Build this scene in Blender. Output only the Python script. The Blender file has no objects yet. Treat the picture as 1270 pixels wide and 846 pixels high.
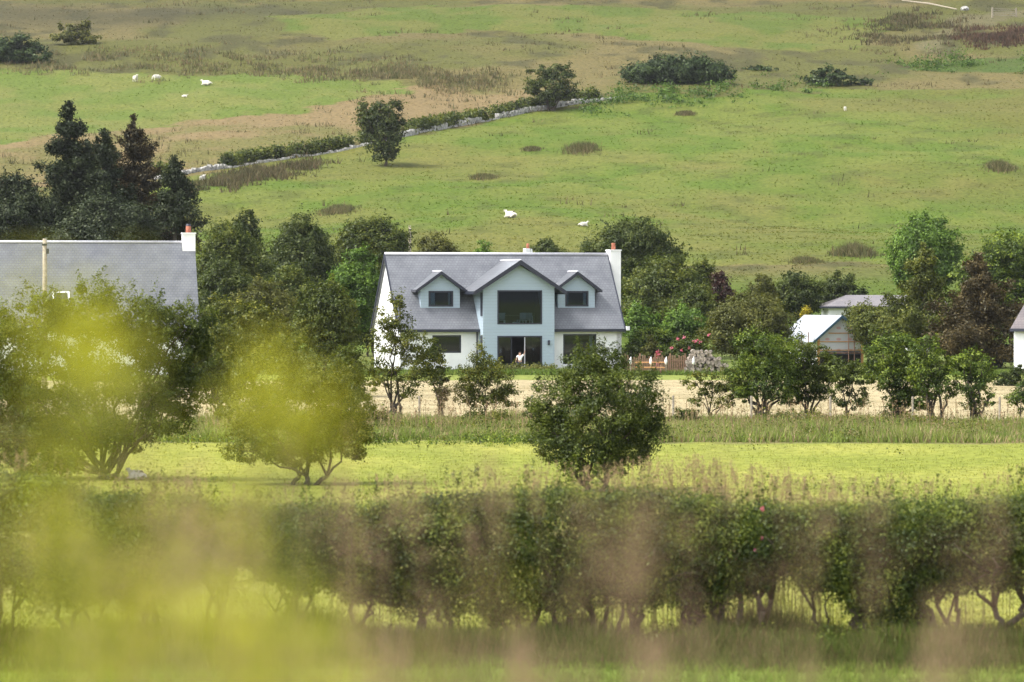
import bpy, bmesh, math, random
import numpy as np
from mathutils import Vector
SC = bpy.context.scene
COL = SC.collection
R = math.radians
# ------------------------------------------------------------------ camera, sky, sun, exposure
FPX, PCX, HOR, CAMZ = 4762.5, 635.0, 363.0, 4.75        # 135 mm lens, in pixels of a 1270 px wide frame
cam = bpy.data.cameras.new("camera"); co = bpy.data.objects.new("camera", cam); COL.objects.link(co)
co.location = (0, 0, CAMZ); co.rotation_euler = (R(90) - math.atan(60 / FPX), 0, 0)
cam.lens = 135; cam.sensor_width = 36; cam.clip_end = 5000; cam.clip_start = 0.2
cam.dof.use_dof = True; cam.dof.focus_distance = 215; cam.dof.aperture_fstop = 3.3
SC.camera = co
SUN_DIR = Vector((-0.55, -0.16, 0.80)).normalized()      # towards the sun
el = math.asin(SUN_DIR.z); az = math.atan2(SUN_DIR.x, SUN_DIR.y)
w = bpy.data.worlds.new("World"); SC.world = w; w.use_nodes = True
nt = w.node_tree; bg = nt.nodes["Background"]
sky = nt.nodes.new("ShaderNodeTexSky"); sky.sky_type = 'NISHITA'; sky.sun_disc = False
sky.sun_elevation = el; sky.sun_rotation = az; sky.dust_density = 3.0; sky.air_density = 1.0
hs = nt.nodes.new("ShaderNodeHueSaturation"); hs.inputs["Saturation"].default_value = 0.25
nt.links.new(sky.outputs[0], hs.inputs["Color"]); nt.links.new(hs.outputs[0], bg.inputs[0])
bg.inputs[1].default_value = 0.15
sl = bpy.data.lights.new("sun", 'SUN'); sl.energy = 1.5; sl.angle = R(12); sl.color = (1, .96, .88)
so = bpy.data.objects.new("sun", sl); COL.objects.link(so)
so.rotation_euler = SUN_DIR.to_track_quat('Z', 'Y').to_euler()
SC.view_settings.view_transform = 'Standard'; SC.view_settings.look = 'None'
SC.view_settings.gamma = 1.0; SC.view_settings.exposure = 1.55; SC.view_settings.use_curve_mapping = False
SC.render.engine = 'CYCLES'
SC.cycles.max_bounces = 6; SC.cycles.transparent_max_bounces = 8; SC.cycles.diffuse_bounces = 3
SC.cycles.transmission_bounces = 4; SC.cycles.glossy_bounces = 3
# ------------------------------------------------------------------ helpers
rng = np.random.default_rng(7)
_perm = np.random.default_rng(3).random((256, 256))
def vnoise(x, y):
    xi = np.floor(x).astype(int); yi = np.floor(y).astype(int); fx = x - xi; fy = y - yi
    fx = fx * fx * (3 - 2 * fx); fy = fy * fy * (3 - 2 * fy)
    a = _perm[xi & 255, yi & 255]; b = _perm[(xi + 1) & 255, yi & 255]
    c = _perm[xi & 255, (yi + 1) & 255]; d = _perm[(xi + 1) & 255, (yi + 1) & 255]
    return (a * (1 - fx) + b * fx) * (1 - fy) + (c * (1 - fx) + d * fx) * fy
def fbm(x, y, o=4):
    s = 0; a = .5; t = 0
    for i in range(o):
        s = s + a * vnoise(x * 2 ** i + 17 * i, y * 2 ** i + 31 * i); t += a; a *= .55
    return s / t
# hill profile: height over the flat valley floor by distance
_py = np.arange(-200, 2000, 2.0)
_pz = np.interp(_py, [-200, 252, 280, 310, 400, 450, 540, 650, 800, 1000, 2000], [0, 0, 2.0, 5.6, 13.1, 20.1, 34.3, 54.3, 86, 130, 300])
_k = np.hanning(17); _k /= _k.sum()
_pz = np.convolve(np.pad(_pz, 8, mode='edge'), _k, mode='valid')
def smooth(a, b, t):
    t = np.clip((t - a) / (b - a), 0, 1); return t * t * (3 - 2 * t)
def zt(x, y):
    x = np.asarray(x, float); y = np.asarray(y, float)
    z = np.interp(y, _py, _pz)
    hill = smooth(290, 380, y)
    z = z + hill * (fbm(x / 55 + 9, y / 55, 3) - .5) * 3.2 + hill * (fbm(x / 9, y / 9, 3) - .5) * .7
    z = z + 3.2 * (1 - smooth(10, 40, y))
    z = z + (fbm(x / 6, y / 6 + 50, 2) - .5) * .12 * (1 - smooth(200, 225, y))
    return z
def gx(px, D): return (px - PCX) / FPX * D
def gz(py, D): return CAMZ - (py - HOR) / FPX * D
_D = np.arange(44, 1400, .5)
def ground(px, py):
    d = zt(gx(px, _D), _D) - gz(py, _D)
    i = int(np.argmax(d >= 0)); D = float(_D[i])
    if i > 0:
        t = -d[i - 1] / (d[i] - d[i - 1] + 1e-9); D = float(_D[i - 1] + t * .5)
    return gx(px, D), D, float(zt(gx(px, D), D))
def tag(o, label=None, cat=None, group=None, kind=None):
    if label: o["label"] = label
    if cat: o["category"] = cat
    if group: o["group"] = group
    if kind: o["kind"] = kind
    return o
def empty(name, loc, label, cat, group=None, rz=0):
    o = bpy.data.objects.new(name, None); COL.objects.link(o); o.location = loc; o.rotation_euler = (0, 0, rz)
    o.empty_display_size = .2
    return tag(o, label, cat, group)
def big(name, V, mat, parent=None, cols=None, n=4):
    """one mesh object of len(V)//n separate n-gons"""
    V = np.asarray(V, np.float32).reshape(-1, 3); N = len(V) // n
    me = bpy.data.meshes.new(name); me.vertices.add(len(V)); me.vertices.foreach_set("co", V.ravel())
    me.loops.add(len(V)); me.loops.foreach_set("vertex_index", np.arange(len(V), dtype=np.int32))
    me.polygons.add(N); me.polygons.foreach_set("loop_start", np.arange(0, len(V), n, dtype=np.int32))
    me.update(calc_edges=True)
    if cols is not None:
        a = me.attributes.new("col", 'FLOAT_COLOR', 'POINT')
        c = np.ones((N, n, 4), np.float32); c[:, :, :3] = cols[:, None, :]; a.data.foreach_set("color", c.ravel())
    me.materials.append(mat)
    o = bpy.data.objects.new(name, me); COL.objects.link(o)
    if parent: o.parent = parent
    return o
class MB:
    def __init__(s): s.v = []; s.f = []
    def add(s, vs, fs):
        b = len(s.v); s.v += [tuple(p) for p in vs]; s.f += [tuple(b + i for i in f) for f in fs]
    def box(s, x0, x1, y0, y1, z0, z1):
        s.add([(x0,y0,z0),(x1,y0,z0),(x1,y1,z0),(x0,y1,z0),(x0,y0,z1),(x1,y0,z1),(x1,y1,z1),(x0,y1,z1)],
              [(0,3,2,1),(4,5,6,7),(0,1,5,4),(1,2,6,5),(2,3,7,6),(3,0,4,7)])
    def prism(s, pts, vec):
        n = len(pts); v = Vector(vec)
        s.add([Vector(p) for p in pts] + [Vector(p) + v for p in pts],
              [tuple(range(n))[::-1], tuple(range(n, 2 * n))] + [(i, (i + 1) % n, n + (i + 1) % n, n + i) for i in range(n)])
    def tube(s, pts, rad, n=6):
        pts = [Vector(p) for p in pts]; b = len(s.v); m = len(pts)
        for i, p in enumerate(pts):
            t = (pts[min(i + 1, m - 1)] - pts[max(i - 1, 0)]).normalized()
            u = t.orthogonal().normalized() if i == 0 else (u - t * u.dot(t)).normalized()
            w_ = t.cross(u)
            for k in range(n):
                a = 2 * math.pi * k / n; s.v.append(tuple(p + (u * math.cos(a) + w_ * math.sin(a)) * rad[i]))
        for i in range(m - 1):
            for k in range(n):
                s.f.append((b + i * n + k, b + i * n + (k + 1) % n, b + (i + 1) * n + (k + 1) % n, b + (i + 1) * n + k))
        s.f.append(tuple(b + k for k in range(n))[::-1]); s.f.append(tuple(b + (m - 1) * n + k for k in range(n)))
    def build(s, name, mat, parent=None, smooth_=False, bevel=0):
        me = bpy.data.meshes.new(name); me.from_pydata(s.v, [], s.f); me.materials.append(mat)
        bm = bmesh.new(); bm.from_mesh(me); bmesh.ops.recalc_face_normals(bm, faces=bm.faces)
        if bevel: bmesh.ops.bevel(bm, geom=bm.edges[:], offset=bevel, segments=1, affect='EDGES')
        bm.to_mesh(me); bm.free()
        if smooth_: me.polygons.foreach_set("use_smooth", [True] * len(me.polygons))
        o = bpy.data.objects.new(name, me); COL.objects.link(o)
        if parent: o.parent = parent
        return o
# ------------------------------------------------------------------ materials
def newmat(name):
    m = bpy.data.materials.new(name); m.use_nodes = True; n = m.node_tree
    return m, n, n.nodes["Principled BSDF"], n.nodes.new, n.links.new
def ramp(n, stops):
    r = n.nodes.new("ShaderNodeValToRGB"); e = r.color_ramp.elements
    while len(e) < len(stops): e.new(.5)
    for i, (p, c) in enumerate(stops): e[i].position = p; e[i].color = (*c, 1)
    return r
def plain(name, c, rough=.7, var=.18, scale=6, bump=.0, metal=0, spec=.4):
    m, n, b, N, L = newmat(name)
    tc = N("ShaderNodeTexCoord"); no = N("ShaderNodeTexNoise"); no.inputs["Scale"].default_value = scale; no.inputs["Detail"].default_value = 5
    L(tc.outputs["Object"], no.inputs["Vector"])
    r = ramp(n, [(.3, tuple(k * (1 - var) for k in c)), (.7, tuple(min(k * (1 + var), 1) for k in c))])
    L(no.outputs[0], r.inputs[0]); L(r.outputs[0], b.inputs["Base Color"])
    b.inputs["Roughness"].default_value = rough; b.inputs["Metallic"].default_value = metal
    b.inputs["Specular IOR Level"].default_value = spec
    if bump:
        bp = N("ShaderNodeBump"); bp.inputs["Strength"].default_value = bump; bp.inputs["Distance"].default_value = .05
        L(no.outputs[0], bp.inputs["Height"]); L(bp.outputs[0], b.inputs["Normal"])
    return m
def leafmat(name, cs, trans=.3, clump=1.2, gloss=.025):
    """cs: three colours from dark to light, spread per leaf and per clump"""
    if "weed" not in name and "flower" not in name: cs = [tuple(np.array(c_) * k_ * np.array([.94, .96, .68])) for c_, k_ in zip(cs, (.58, .74, 1.08))]
    m, n, b, N, L = newmat(name); n.nodes.remove(b)
    g = N("ShaderNodeNewGeometry"); tc = N("ShaderNodeTexCoord"); no = N("ShaderNodeTexNoise")
    no.inputs["Scale"].default_value = clump; no.inputs["Detail"].default_value = 2; L(tc.outputs["Object"], no.inputs["Vector"])
    a = N("ShaderNodeMath"); a.operation = 'MULTIPLY_ADD'; a.inputs[1].default_value = .6; L(g.outputs["Random Per Island"], a.inputs[0])
    s = N("ShaderNodeMath"); s.operation = 'MULTIPLY_ADD'; s.inputs[1].default_value = 1.5; s.inputs[2].default_value = -.55
    L(no.outputs[0], s.inputs[0]); L(s.outputs[0], a.inputs[2])
    r = ramp(n, [(.1, cs[0]), (.5, cs[1]), (.95, cs[2])]); L(a.outputs[0], r.inputs[0])
    d = N("ShaderNodeBsdfDiffuse"); t = N("ShaderNodeBsdfTranslucent"); mx = N("ShaderNodeMixShader"); mx.inputs[0].default_value = trans
    tint = N("ShaderNodeMix"); tint.data_type = 'RGBA'; tint.blend_type = 'MULTIPLY'; tint.inputs[0].default_value = 1
    tint.inputs[7].default_value = (1.5, 1.5, .6, 1); L(r.outputs[0], tint.inputs[6])
    L(r.outputs[0], d.inputs[0]); L(tint.outputs[2], t.inputs[0]); L(d.outputs[0], mx.inputs[1]); L(t.outputs[0], mx.inputs[2])
    gl = N("ShaderNodeBsdfGlossy"); gl.inputs["Roughness"].default_value = .45; gl.inputs[0].default_value = (.7, .75, .6, 1)
    m2 = N("ShaderNodeMixShader"); m2.inputs[0].default_value = gloss; L(mx.outputs[0], m2.inputs[1]); L(gl.outputs[0], m2.inputs[2])
    L(m2.outputs[0], n.nodes["Material Output"].inputs[0])
    return m
def attrmat(name, trans=.25):
    m, n, b, N, L = newmat(name); n.nodes.remove(b)
    at = N("ShaderNodeAttribute"); at.attribute_name = "col"
    d = N("ShaderNodeBsdfDiffuse"); t = N("ShaderNodeBsdfTranslucent"); mx = N("ShaderNodeMixShader"); mx.inputs[0].default_value = trans
    L(at.outputs[0], d.inputs[0]); L(at.outputs[0], t.inputs[0]); L(d.outputs[0], mx.inputs[1]); L(t.outputs[0], mx.inputs[2])
    L(mx.outputs[0], n.nodes["Material Output"].inputs[0]); return m
M = {}
M['blade'] = attrmat("grass_blade")
M['hillblade'] = attrmat('hill_grass_blade', .6)
M['haw'] = leafmat("hawthorn_leaf", [(.03, .048, .012), (.062, .088, .018), (.125, .145, .03)])
M['hawlight'] = leafmat("hawthorn_leaf_olive", [(.045, .06, .014), (.095, .115, .022), (.2, .19, .04)])
M['hedge'] = leafmat("hedge_leaf", [(.024, .042, .01), (.068, .1, .02), (.2, .23, .045)], clump=2.2)  # light end lifted so some leaves carry lit highlights in their colour
M['dense'] = leafmat("broadleaf", [(.032, .05, .014), (.072, .098, .022), (.15, .16, .04)], clump=.6)
M['densedark'] = leafmat("broadleaf_dark", [(.026, .042, .014), (.052, .075, .02), (.1, .115, .036)], clump=.6)
M['bright'] = leafmat("broadleaf_bright", [(.05, .1, .02), (.1, .18, .035), (.17, .26, .06)], clump=.6)
M['vivid'] = leafmat("broadleaf_vivid", [(.035, .06, .014), (.085, .135, .022), (.23, .28, .05)], clump=.9)
M['olive'] = leafmat("willow_leaf", [(.06, .065, .02), (.105, .11, .035), (.16, .155, .055)], clump=.6)
M['conifer'] = leafmat("spruce_needles", [(.014, .022, .014), (.026, .038, .022), (.05, .06, .035)], trans=.1, clump=.7)
M['brownconifer'] = leafmat("spruce_needles_rusty", [(.025, .02, .012), (.045, .034, .02), (.085, .055, .032)], trans=.1, clump=.7)
M['rust'] = leafmat("spruce_needles_brown", [(.04, .029, .016), (.066, .046, .026), (.11, .078, .042)], trans=.1, clump=.7)
M['larch'] = leafmat("larch_needles", [(.05, .065, .015), (.09, .11, .025), (.16, .16, .04)], trans=.2, clump=.7)
M['gorse'] = leafmat("gorse", [(.02, .038, .02), (.035, .06, .026), (.07, .1, .04)], trans=.1, clump=.8)
M['purple'] = leafmat("purple_leaf", [(.03, .015, .02), (.06, .025, .035), (.1, .05, .06)], clump=.8)
M['yellow'] = leafmat("yellow_leaf", [(.25, .2, .03), (.4, .32, .04), (.6, .5, .08)], clump=.8)
M['pink'] = leafmat("pink_flower", [(.4, .08, .14), (.55, .14, .22), (.7, .3, .38)], clump=.8)
M['fern'] = leafmat("bracken", [(.035, .075, .018), (.07, .13, .03), (.11, .18, .045)], clump=.5)
M['weed'] = leafmat("yellow_weed_leaf", [(.28, .28, .03), (.38, .37, .04), (.5, .46, .07)], trans=.5, clump=20, gloss=.03)
M['bark'] = plain("bark", (.07, .055, .04), .9, .4, 14, .6)
M['barkpale'] = plain("bark_pale", (.13, .1, .075), .9, .4, 14, .6)
M['slateX'] = M['slateY'] = None
def slate(name, axis, c=(.14, .147, .162)):
    m, n, b, N, L = newmat(name)
    tc = N("ShaderNodeTexCoord"); sp = N("ShaderNodeSeparateXYZ"); cb = N("ShaderNodeCombineXYZ"); L(tc.outputs["Object"], sp.inputs[0])
    L(sp.outputs[axis], cb.inputs[0]); L(sp.outputs["Z"], cb.inputs[1])
    br = N("ShaderNodeTexBrick"); L(cb.outputs[0], br.inputs["Vector"])
    br.inputs["Color1"].default_value = (c[0]*.92, c[1]*.92, c[2]*.94, 1); br.inputs["Color2"].default_value = (c[0]*1.1, c[1]*1.1, c[2]*1.08, 1)
    br.inputs["Mortar"].default_value = (c[0]*.72, c[1]*.72, c[2]*.75, 1)
    br.inputs["Scale"].default_value = 1; br.inputs["Mortar Size"].default_value = .02; br.inputs["Brick Width"].default_value = .21; br.inputs["Row Height"].default_value = .15
    no = N("ShaderNodeTexNoise"); no.inputs["Scale"].default_value = 1.3; no.inputs["Detail"].default_value = 6; L(tc.outputs["Object"], no.inputs["Vector"])
    r = ramp(n, [(.3, (.78, .78, .8)), (.7, (1.2, 1.2, 1.18))]); L(no.outputs[0], r.inputs[0])
    mx = N("ShaderNodeMix"); mx.data_type = 'RGBA'; mx.blend_type = 'MULTIPLY'; mx.inputs[0].default_value = 1
    L(br.outputs[0], mx.inputs[6]); L(r.outputs[0], mx.inputs[7]); L(mx.outputs[2], b.inputs["Base Color"])
    b.inputs["Roughness"].default_value = .3; b.inputs["Specular IOR Level"].default_value = .7
    bp = N("ShaderNodeBump"); bp.inputs["Strength"].default_value = .22; bp.inputs["Distance"].default_value = .02
    L(br.outputs["Fac"], bp.inputs["Height"]); bp.invert = True; L(bp.outputs[0], b.inputs["Normal"]); return m
M['slateX'] = slate("slate_front", "X"); M['slateY'] = slate("slate_side", "Y")
M['slateold'] = slate("slate_weathered", "X", (.115, .122, .135))
M['tile'] = slate("tile_purple_brown", "X", (.13, .108, .105)); M['tileY'] = slate("tile_purple_brown_side", "Y", (.13, .108, .105))
M['render'] = plain("white_render", (.84, .84, .835), .85, .07, 1.2, .15)
def boards(name, c, h):
    m, n, b, N, L = newmat(name)
    tc = N("ShaderNodeTexCoord"); sp = N("ShaderNodeSeparateXYZ"); L(tc.outputs["Object"], sp.inputs[0])
    d = N("ShaderNodeMath"); d.operation = 'DIVIDE'; d.inputs[1].default_value = h; L(sp.outputs["Z"], d.inputs[0])
    f = N("ShaderNodeMath"); f.operation = 'FRACT'; L(d.outputs[0], f.inputs[0])
    r = ramp(n, [(.0, tuple(k*.62 for k in c)), (.1, c), (1, tuple(k*1.03 for k in c))]); L(f.outputs[0], r.inputs[0]); L(r.outputs[0], b.inputs["Base Color"])
    bp = N("ShaderNodeBump"); bp.inputs["Strength"].default_value = .6; bp.inputs["Distance"].default_value = .02; L(f.outputs[0], bp.inputs["Height"]); L(bp.outputs[0], b.inputs["Normal"])
    b.inputs["Roughness"].default_value = .6; return m
M['clad'] = boards("pale_blue_boards", (.37, .455, .535), .19)
M['navy'] = plain("dark_navy_paint", (.022, .025, .04), .45, .1)
M['ridge'] = plain("pale_ridge", (.5, .5, .54), .6, .1)
M['pot'] = plain("terracotta", (.34, .12, .07), .8, .15)
M['white'] = plain("white_paint", (.8, .8, .8), .5, .03)
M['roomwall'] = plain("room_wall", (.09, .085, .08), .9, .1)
M['wood'] = plain("fence_wood", (.2, .125, .075), .85, .35, 9, .3)
M['orangewood'] = plain("new_timber", (.5, .26, .1), .7, .15)
M['greywood'] = plain("weathered_pole", (.3, .26, .2), .9, .3, 8, .3)
M['dark'] = plain("opening_shade", (.02, .018, .016), .8, .2)
M['wool'] = plain("wool", (.58, .55, .48), 1, .12, 12, .4)
M['skin'] = plain("skin", (.5, .3, .22), .6, .05)
M['purplecloth'] = plain("purple_cloth", (.12, .05, .2), .9, .1)
M['navycloth'] = plain("navy_cloth", (.05, .06, .12), .9, .1)
M['hair'] = plain("brown_hair", (.07, .04, .025), .7, .2)
M['curtain'] = plain("curtain_cloth", (.82, .82, .8), .9, .05)
M['stone'] = plain("dry_stone", (.36, .35, .33), .95, .45, 3, .5)
M['log'] = plain("log_ends", (.26, .22, .18), .9, .5, 8, .4)
M['carpaint'] = plain("dark_blue_car_paint", (.02, .03, .05), .25, .05, spec=.6)
M['rubber'] = plain("rubber", (.02, .02, .02), .8, .1)
M['metalroof'] = plain("pale_roof_sheet", (.3, .32, .35), .6, .12, 2)
M['teal'] = plain("teal_barge_board", (.03, .07, .1), .5, .1)
M['scaffold'] = plain("rusty_steel_tube", (.18, .1, .07), .6, .2)
def glassmat():
    m, n, b, N, L = newmat("window_glass"); n.nodes.remove(b)
    t = N("ShaderNodeBsdfTransparent"); t.inputs[0].default_value = (.5, .58, .64, 1); g = N("ShaderNodeBsdfGlossy"); g.inputs["Roughness"].default_value = .02
    g.inputs[0].default_value = (.75, .86, 1, 1); lw = N("ShaderNodeFresnel"); lw.inputs[0].default_value = 1.5; mx = N("ShaderNodeMixShader")
    L(lw.outputs[0], mx.inputs[0]); L(t.outputs[0], mx.inputs[1]); L(g.outputs[0], mx.inputs[2]); L(mx.outputs[0], n.nodes["Material Output"].inputs[0]); return m
M['glass'] = glassmat()
def foil():
    m, n, b, N, L = newmat("insulation_board")       # silvery boards with rows of faded red maker's ovals
    tc = N("ShaderNodeTexCoord"); sp = N("ShaderNodeSeparateXYZ"); L(tc.outputs["Object"], sp.inputs[0])
    def wrap(o, per, off):
        a = N("ShaderNodeMath"); a.operation = 'ADD'; a.inputs[1].default_value = off; L(o, a.inputs[0])
        w_ = N("ShaderNodeMath"); w_.operation = 'PINGPONG'; w_.inputs[1].default_value = per / 2; L(a.outputs[0], w_.inputs[0]); return w_.outputs[0]
    cx = wrap(sp.outputs["X"], .78, .1); cz = wrap(sp.outputs["Z"], .72, .42)
    cb = N("ShaderNodeCombineXYZ"); L(cx, cb.inputs[0]); z2 = N("ShaderNodeMath"); z2.operation = 'MULTIPLY'; z2.inputs[1].default_value = 1.8; L(cz, z2.inputs[0]); L(z2.outputs[0], cb.inputs[1])
    ln = N("ShaderNodeVectorMath"); ln.operation = 'LENGTH'; L(cb.outputs[0], ln.inputs[0])
    r = ramp(n, [(.12, (.5, .3, .3)), (.2, (.52, .52, .55))]); L(ln.outputs["Value"], r.inputs[0]); L(r.outputs[0], b.inputs["Base Color"])
    b.inputs["Roughness"].default_value = .5; return m
M['foil'] = foil()
# ------------------------------------------------------------------ terrain
def pip(x, y, poly):
    ins = np.zeros(x.shape, bool); n = len(poly); j = n - 1
    for i in range(n):
        xi, yi = poly[i]; xj, yj = poly[j]
        c = ((yi > y) != (yj > y)) & (x < (xj - xi) * (y - yi) / (yj - yi + 1e-12) + xi); ins ^= c; j = i
    return ins
def wpoly(pts): return [ground(a, b)[:2] for a, b in pts]
WALLPX = [(196, 222), (260, 211), (330, 201), (400, 191), (450, 181), (510, 168), (560, 158), (610, 149), (660, 138), (710, 130), (770, 120)]
P_right = wpoly([(-250, 330), (-100, 290), (150, 236)] + [(a, b + 2) for a, b in WALLPX] + [(900, 118), (1050, 112), (1270, 110), (1500, 106), (1600, 330)])
P_left = wpoly([(-300, 98), (0, 88), (150, 88), (300, 93), (430, 98), (505, 103), (510, 112), (440, 124), (330, 138), (220, 155), (120, 165), (0, 176), (-300, 200)])
P_tan = wpoly([(-300, 200), (0, 176), (220, 152), (440, 124), (520, 108), (660, 112), (660, 136), (560, 156), (400, 189), (215, 216), (60, 235), (-300, 260)])
P_upg = wpoly([(400, 50), (620, 36), (900, 58), (1060, 62), (1120, 22), (900, 14), (700, 6), (500, 8), (330, 22)])
P_track = wpoly([(1140, 62), (1165, 64), (1215, 34), (1290, 20), (1290, 12), (1200, 16), (1172, 36)])
P_bracken = wpoly([(1130, 90), (1180, 76), (1290, 70), (1290, 90), (1180, 92)])
def lerp(a, b, t): return a + (b - a) * t[..., None]
C = lambda *c: np.array(c, float)
def ground_col(x, y):
    n1 = fbm(x / 22, y / 30 + 3, 4); n2 = fbm(x / 5 + 40, y / 9, 3); n3 = fbm(x / 1.6, y / 2.5 + 7, 3)
    jx = x + (fbm(x / 7 + 70, y / 7, 3) - .5) * 7; jy = y + (fbm(x / 7, y / 7 + 90, 3) - .5) * 14
    col = np.broadcast_to(C(.11, .16, .03), x.shape + (3,)).copy()
    # moor
    moor = lerp(C(.135, .135, .05), C(.19, .155, .085), smooth(.42, .62, n1))
    moor = lerp(moor, C(.085, .08, .045), smooth(.56, .7, n2) * .8)
    up = smooth(300, 330, y); col = lerp(col, moor, up)
    band = np.exp(-((y - 618 + (n1 - .5) * 30 + x * .1) / 14) ** 2)           # dark band high on the left: cloud shade put into the ground colour
    col = lerp(col, C(.075, .07, .05), band * smooth(30, -40, x) * .7 if False else band * (1 - smooth(-60, 20, x)) * .75)
    def fill(mask, c): col[mask] = c[mask]
    upg = lerp(C(.12, .165, .035), C(.175, .18, .06), smooth(.35, .65, n2)); fill(pip(jx, jy, P_upg), upg)
    tan = lerp(C(.26, .19, .13), C(.18, .165, .075), smooth(.48, .68, n1 * .5 + n2 * .5)); fill(pip(jx, jy, P_tan), tan)
    gl = lerp(C(.14, .19, .045), C(.19, .205, .07), smooth(.35, .7, n2)); gl = lerp(gl, C(.19, .165, .08), smooth(.6, .75, n1) * .5); fill(pip(jx, jy, P_left), gl)
    gr = lerp(C(.115, .175, .028), C(.165, .195, .05), smooth(.35, .68, n2)); gr = lerp(gr, C(.2, .18, .07), smooth(.52, .72, n1) * .6)
    gr = lerp(gr, C(.085, .1, .03), smooth(.62, .75, fbm(x / 3 + 5, y / 4, 2)) * .5)
    gr = lerp(gr, C(.15, .135, .05), (smooth(20, 75, x) * smooth(.35, .6, n1)) * .55)  # darker brown towards the right, cloud shade put into the colour too
    fill(pip(jx, jy, P_right), gr)
    fill(pip(jx, jy, P_track), lerp(C(.2, .17, .12), C(.15, .14, .09), n3))
    fill(pip(jx, jy, P_bracken), lerp(C(.07, .12, .03), C(.1, .13, .04), n3))
    col[y > 268] *= C(.6, .61, .42); col *= (1 - .12 * smooth(520, 660, y))[..., None]  # hill colour darkens towards the top, a painted vignette
    # valley floor
    lime = lerp(C(.185, .208, .034), C(.245, .252, .05), smooth(.3, .7, n2)); st = smooth(.5, .75, vnoise(x / 40 + 3, y / 1.7)) * smooth(.35, .6, n1)
    lime = lerp(lime, C(.32, .29, .12), st * .7)
    eg = 118.5 + 5.5 * fbm(x / 5 + 20, x * 0 + 1, 3); fill((y > 40) & (y <= eg), lime)
    rough = lerp(C(.1, .13, .03), C(.17, .14, .06), n3); fill((y > eg) & (y <= 142), rough)
    straw = lerp(C(.33, .275, .16), C(.26, .215, .115), smooth(.4, .65, n3)); sw = smooth(.45, .8, np.sin((y + x * .12) * 2 * math.pi / 5.5 + n2 * 2) * .5 + .5)
    straw = lerp(straw, C(.4, .335, .2), sw * .4); straw = lerp(straw, C(.33, .33, .12), smooth(.6, .75, n1) * .5)
    fill((y > 142) & (y <= 206 + 3 * n2), straw)
    lawn = lerp(C(.19, .22, .045), C(.15, .18, .04), n3); fill((y > 206 + 3 * n2) & (y <= 222), lawn)
    fill((y > 222) & (y <= 262), lerp(C(.1, .15, .03), C(.13, .13, .04), n3))
    bank = lerp(C(.12, .17, .03), C(.17, .16, .06), n2); fill(y <= 40, bank)
    fill((y > 40) & (y < 50), lerp(C(.14, .22, .03), C(.2, .25, .05), n2))
    return np.clip(col, .01, .7)
def axis(segs):
    out = []
    for a, b, st in segs: out += list(np.arange(a, b, st))
    return np.array(out + [segs[-1][1]], float)
xs = axis([(-900, -160, 20), (-160, -100, 3), (-100, 100, 1.0), (100, 160, 3), (160, 900, 20)])
ys = axis([(-80, 0, 4), (0, 45, 1), (45, 250, 1.25), (250, 680, 1.0), (680, 760, 4), (760, 1800, 40)])
X, Y = np.meshgrid(xs, ys); Z = zt(X, Y); GC = ground_col(X, Y)
nx, ny = len(xs), len(ys)
me = bpy.data.meshes.new("ground"); me.vertices.add(nx * ny)
me.vertices.foreach_set("co", np.stack([X, Y, Z], -1).astype(np.float32).ravel())
ii = np.arange(nx * ny).reshape(ny, nx); Q = np.stack([ii[:-1, :-1], ii[:-1, 1:], ii[1:, 1:], ii[1:, :-1]], -1).reshape(-1, 4).astype(np.int32)
me.loops.add(Q.size); me.loops.foreach_set("vertex_index", Q.ravel()); me.polygons.add(len(Q)); me.polygons.foreach_set("loop_start", np.arange(0, Q.size, 4, dtype=np.int32))
me.polygons.foreach_set("use_smooth", np.ones(len(Q), bool)); me.update(calc_edges=True)
a = me.attributes.new("col", 'FLOAT_COLOR', 'POINT'); a.data.foreach_set("color", np.concatenate([GC, np.ones(GC.shape[:2] + (1,))], -1).astype(np.float32).ravel())
def groundmat():
    m, n, b, N, L = newmat("ground_turf")
    at = N("ShaderNodeAttribute"); at.attribute_name = "col"; tc = N("ShaderNodeTexCoord")
    mp = N("ShaderNodeMapping"); mp.inputs["Scale"].default_value = (1, .55, 1); L(tc.outputs["Object"], mp.inputs[0])
    no = N("ShaderNodeTexNoise"); no.inputs["Scale"].default_value = 2.2; no.inputs["Detail"].default_value = 8; no.inputs["Roughness"].default_value = .65; L(mp.outputs[0], no.inputs["Vector"])
    r = ramp(n, [(.3, (.62, .64, .6)), (.52, (1, 1, 1)), (.72, (1.35, 1.28, 1.25))]); L(no.outputs[0], r.inputs[0])
    mx = N("ShaderNodeMix"); mx.data_type = 'RGBA'; mx.blend_type = 'MULTIPLY'; mx.inputs[0].default_value = 1
    L(at.outputs[0], mx.inputs[6]); L(r.outputs[0], mx.inputs[7]); L(mx.outputs[2], b.inputs["Base Color"]); b.inputs["Roughness"].default_value = .95; b.inputs["Specular IOR Level"].default_value = .1
    bp = N("ShaderNodeBump"); bp.inputs["Strength"].default_value = .7; bp.inputs["Distance"].default_value = .25; L(no.outputs[0], bp.inputs["Height"]); L(bp.outputs[0], b.inputs["Normal"])
    return m
me.materials.append(groundmat()); go = bpy.data.objects.new("ground", me); COL.objects.link(go); tag(go, kind="structure")
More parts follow.
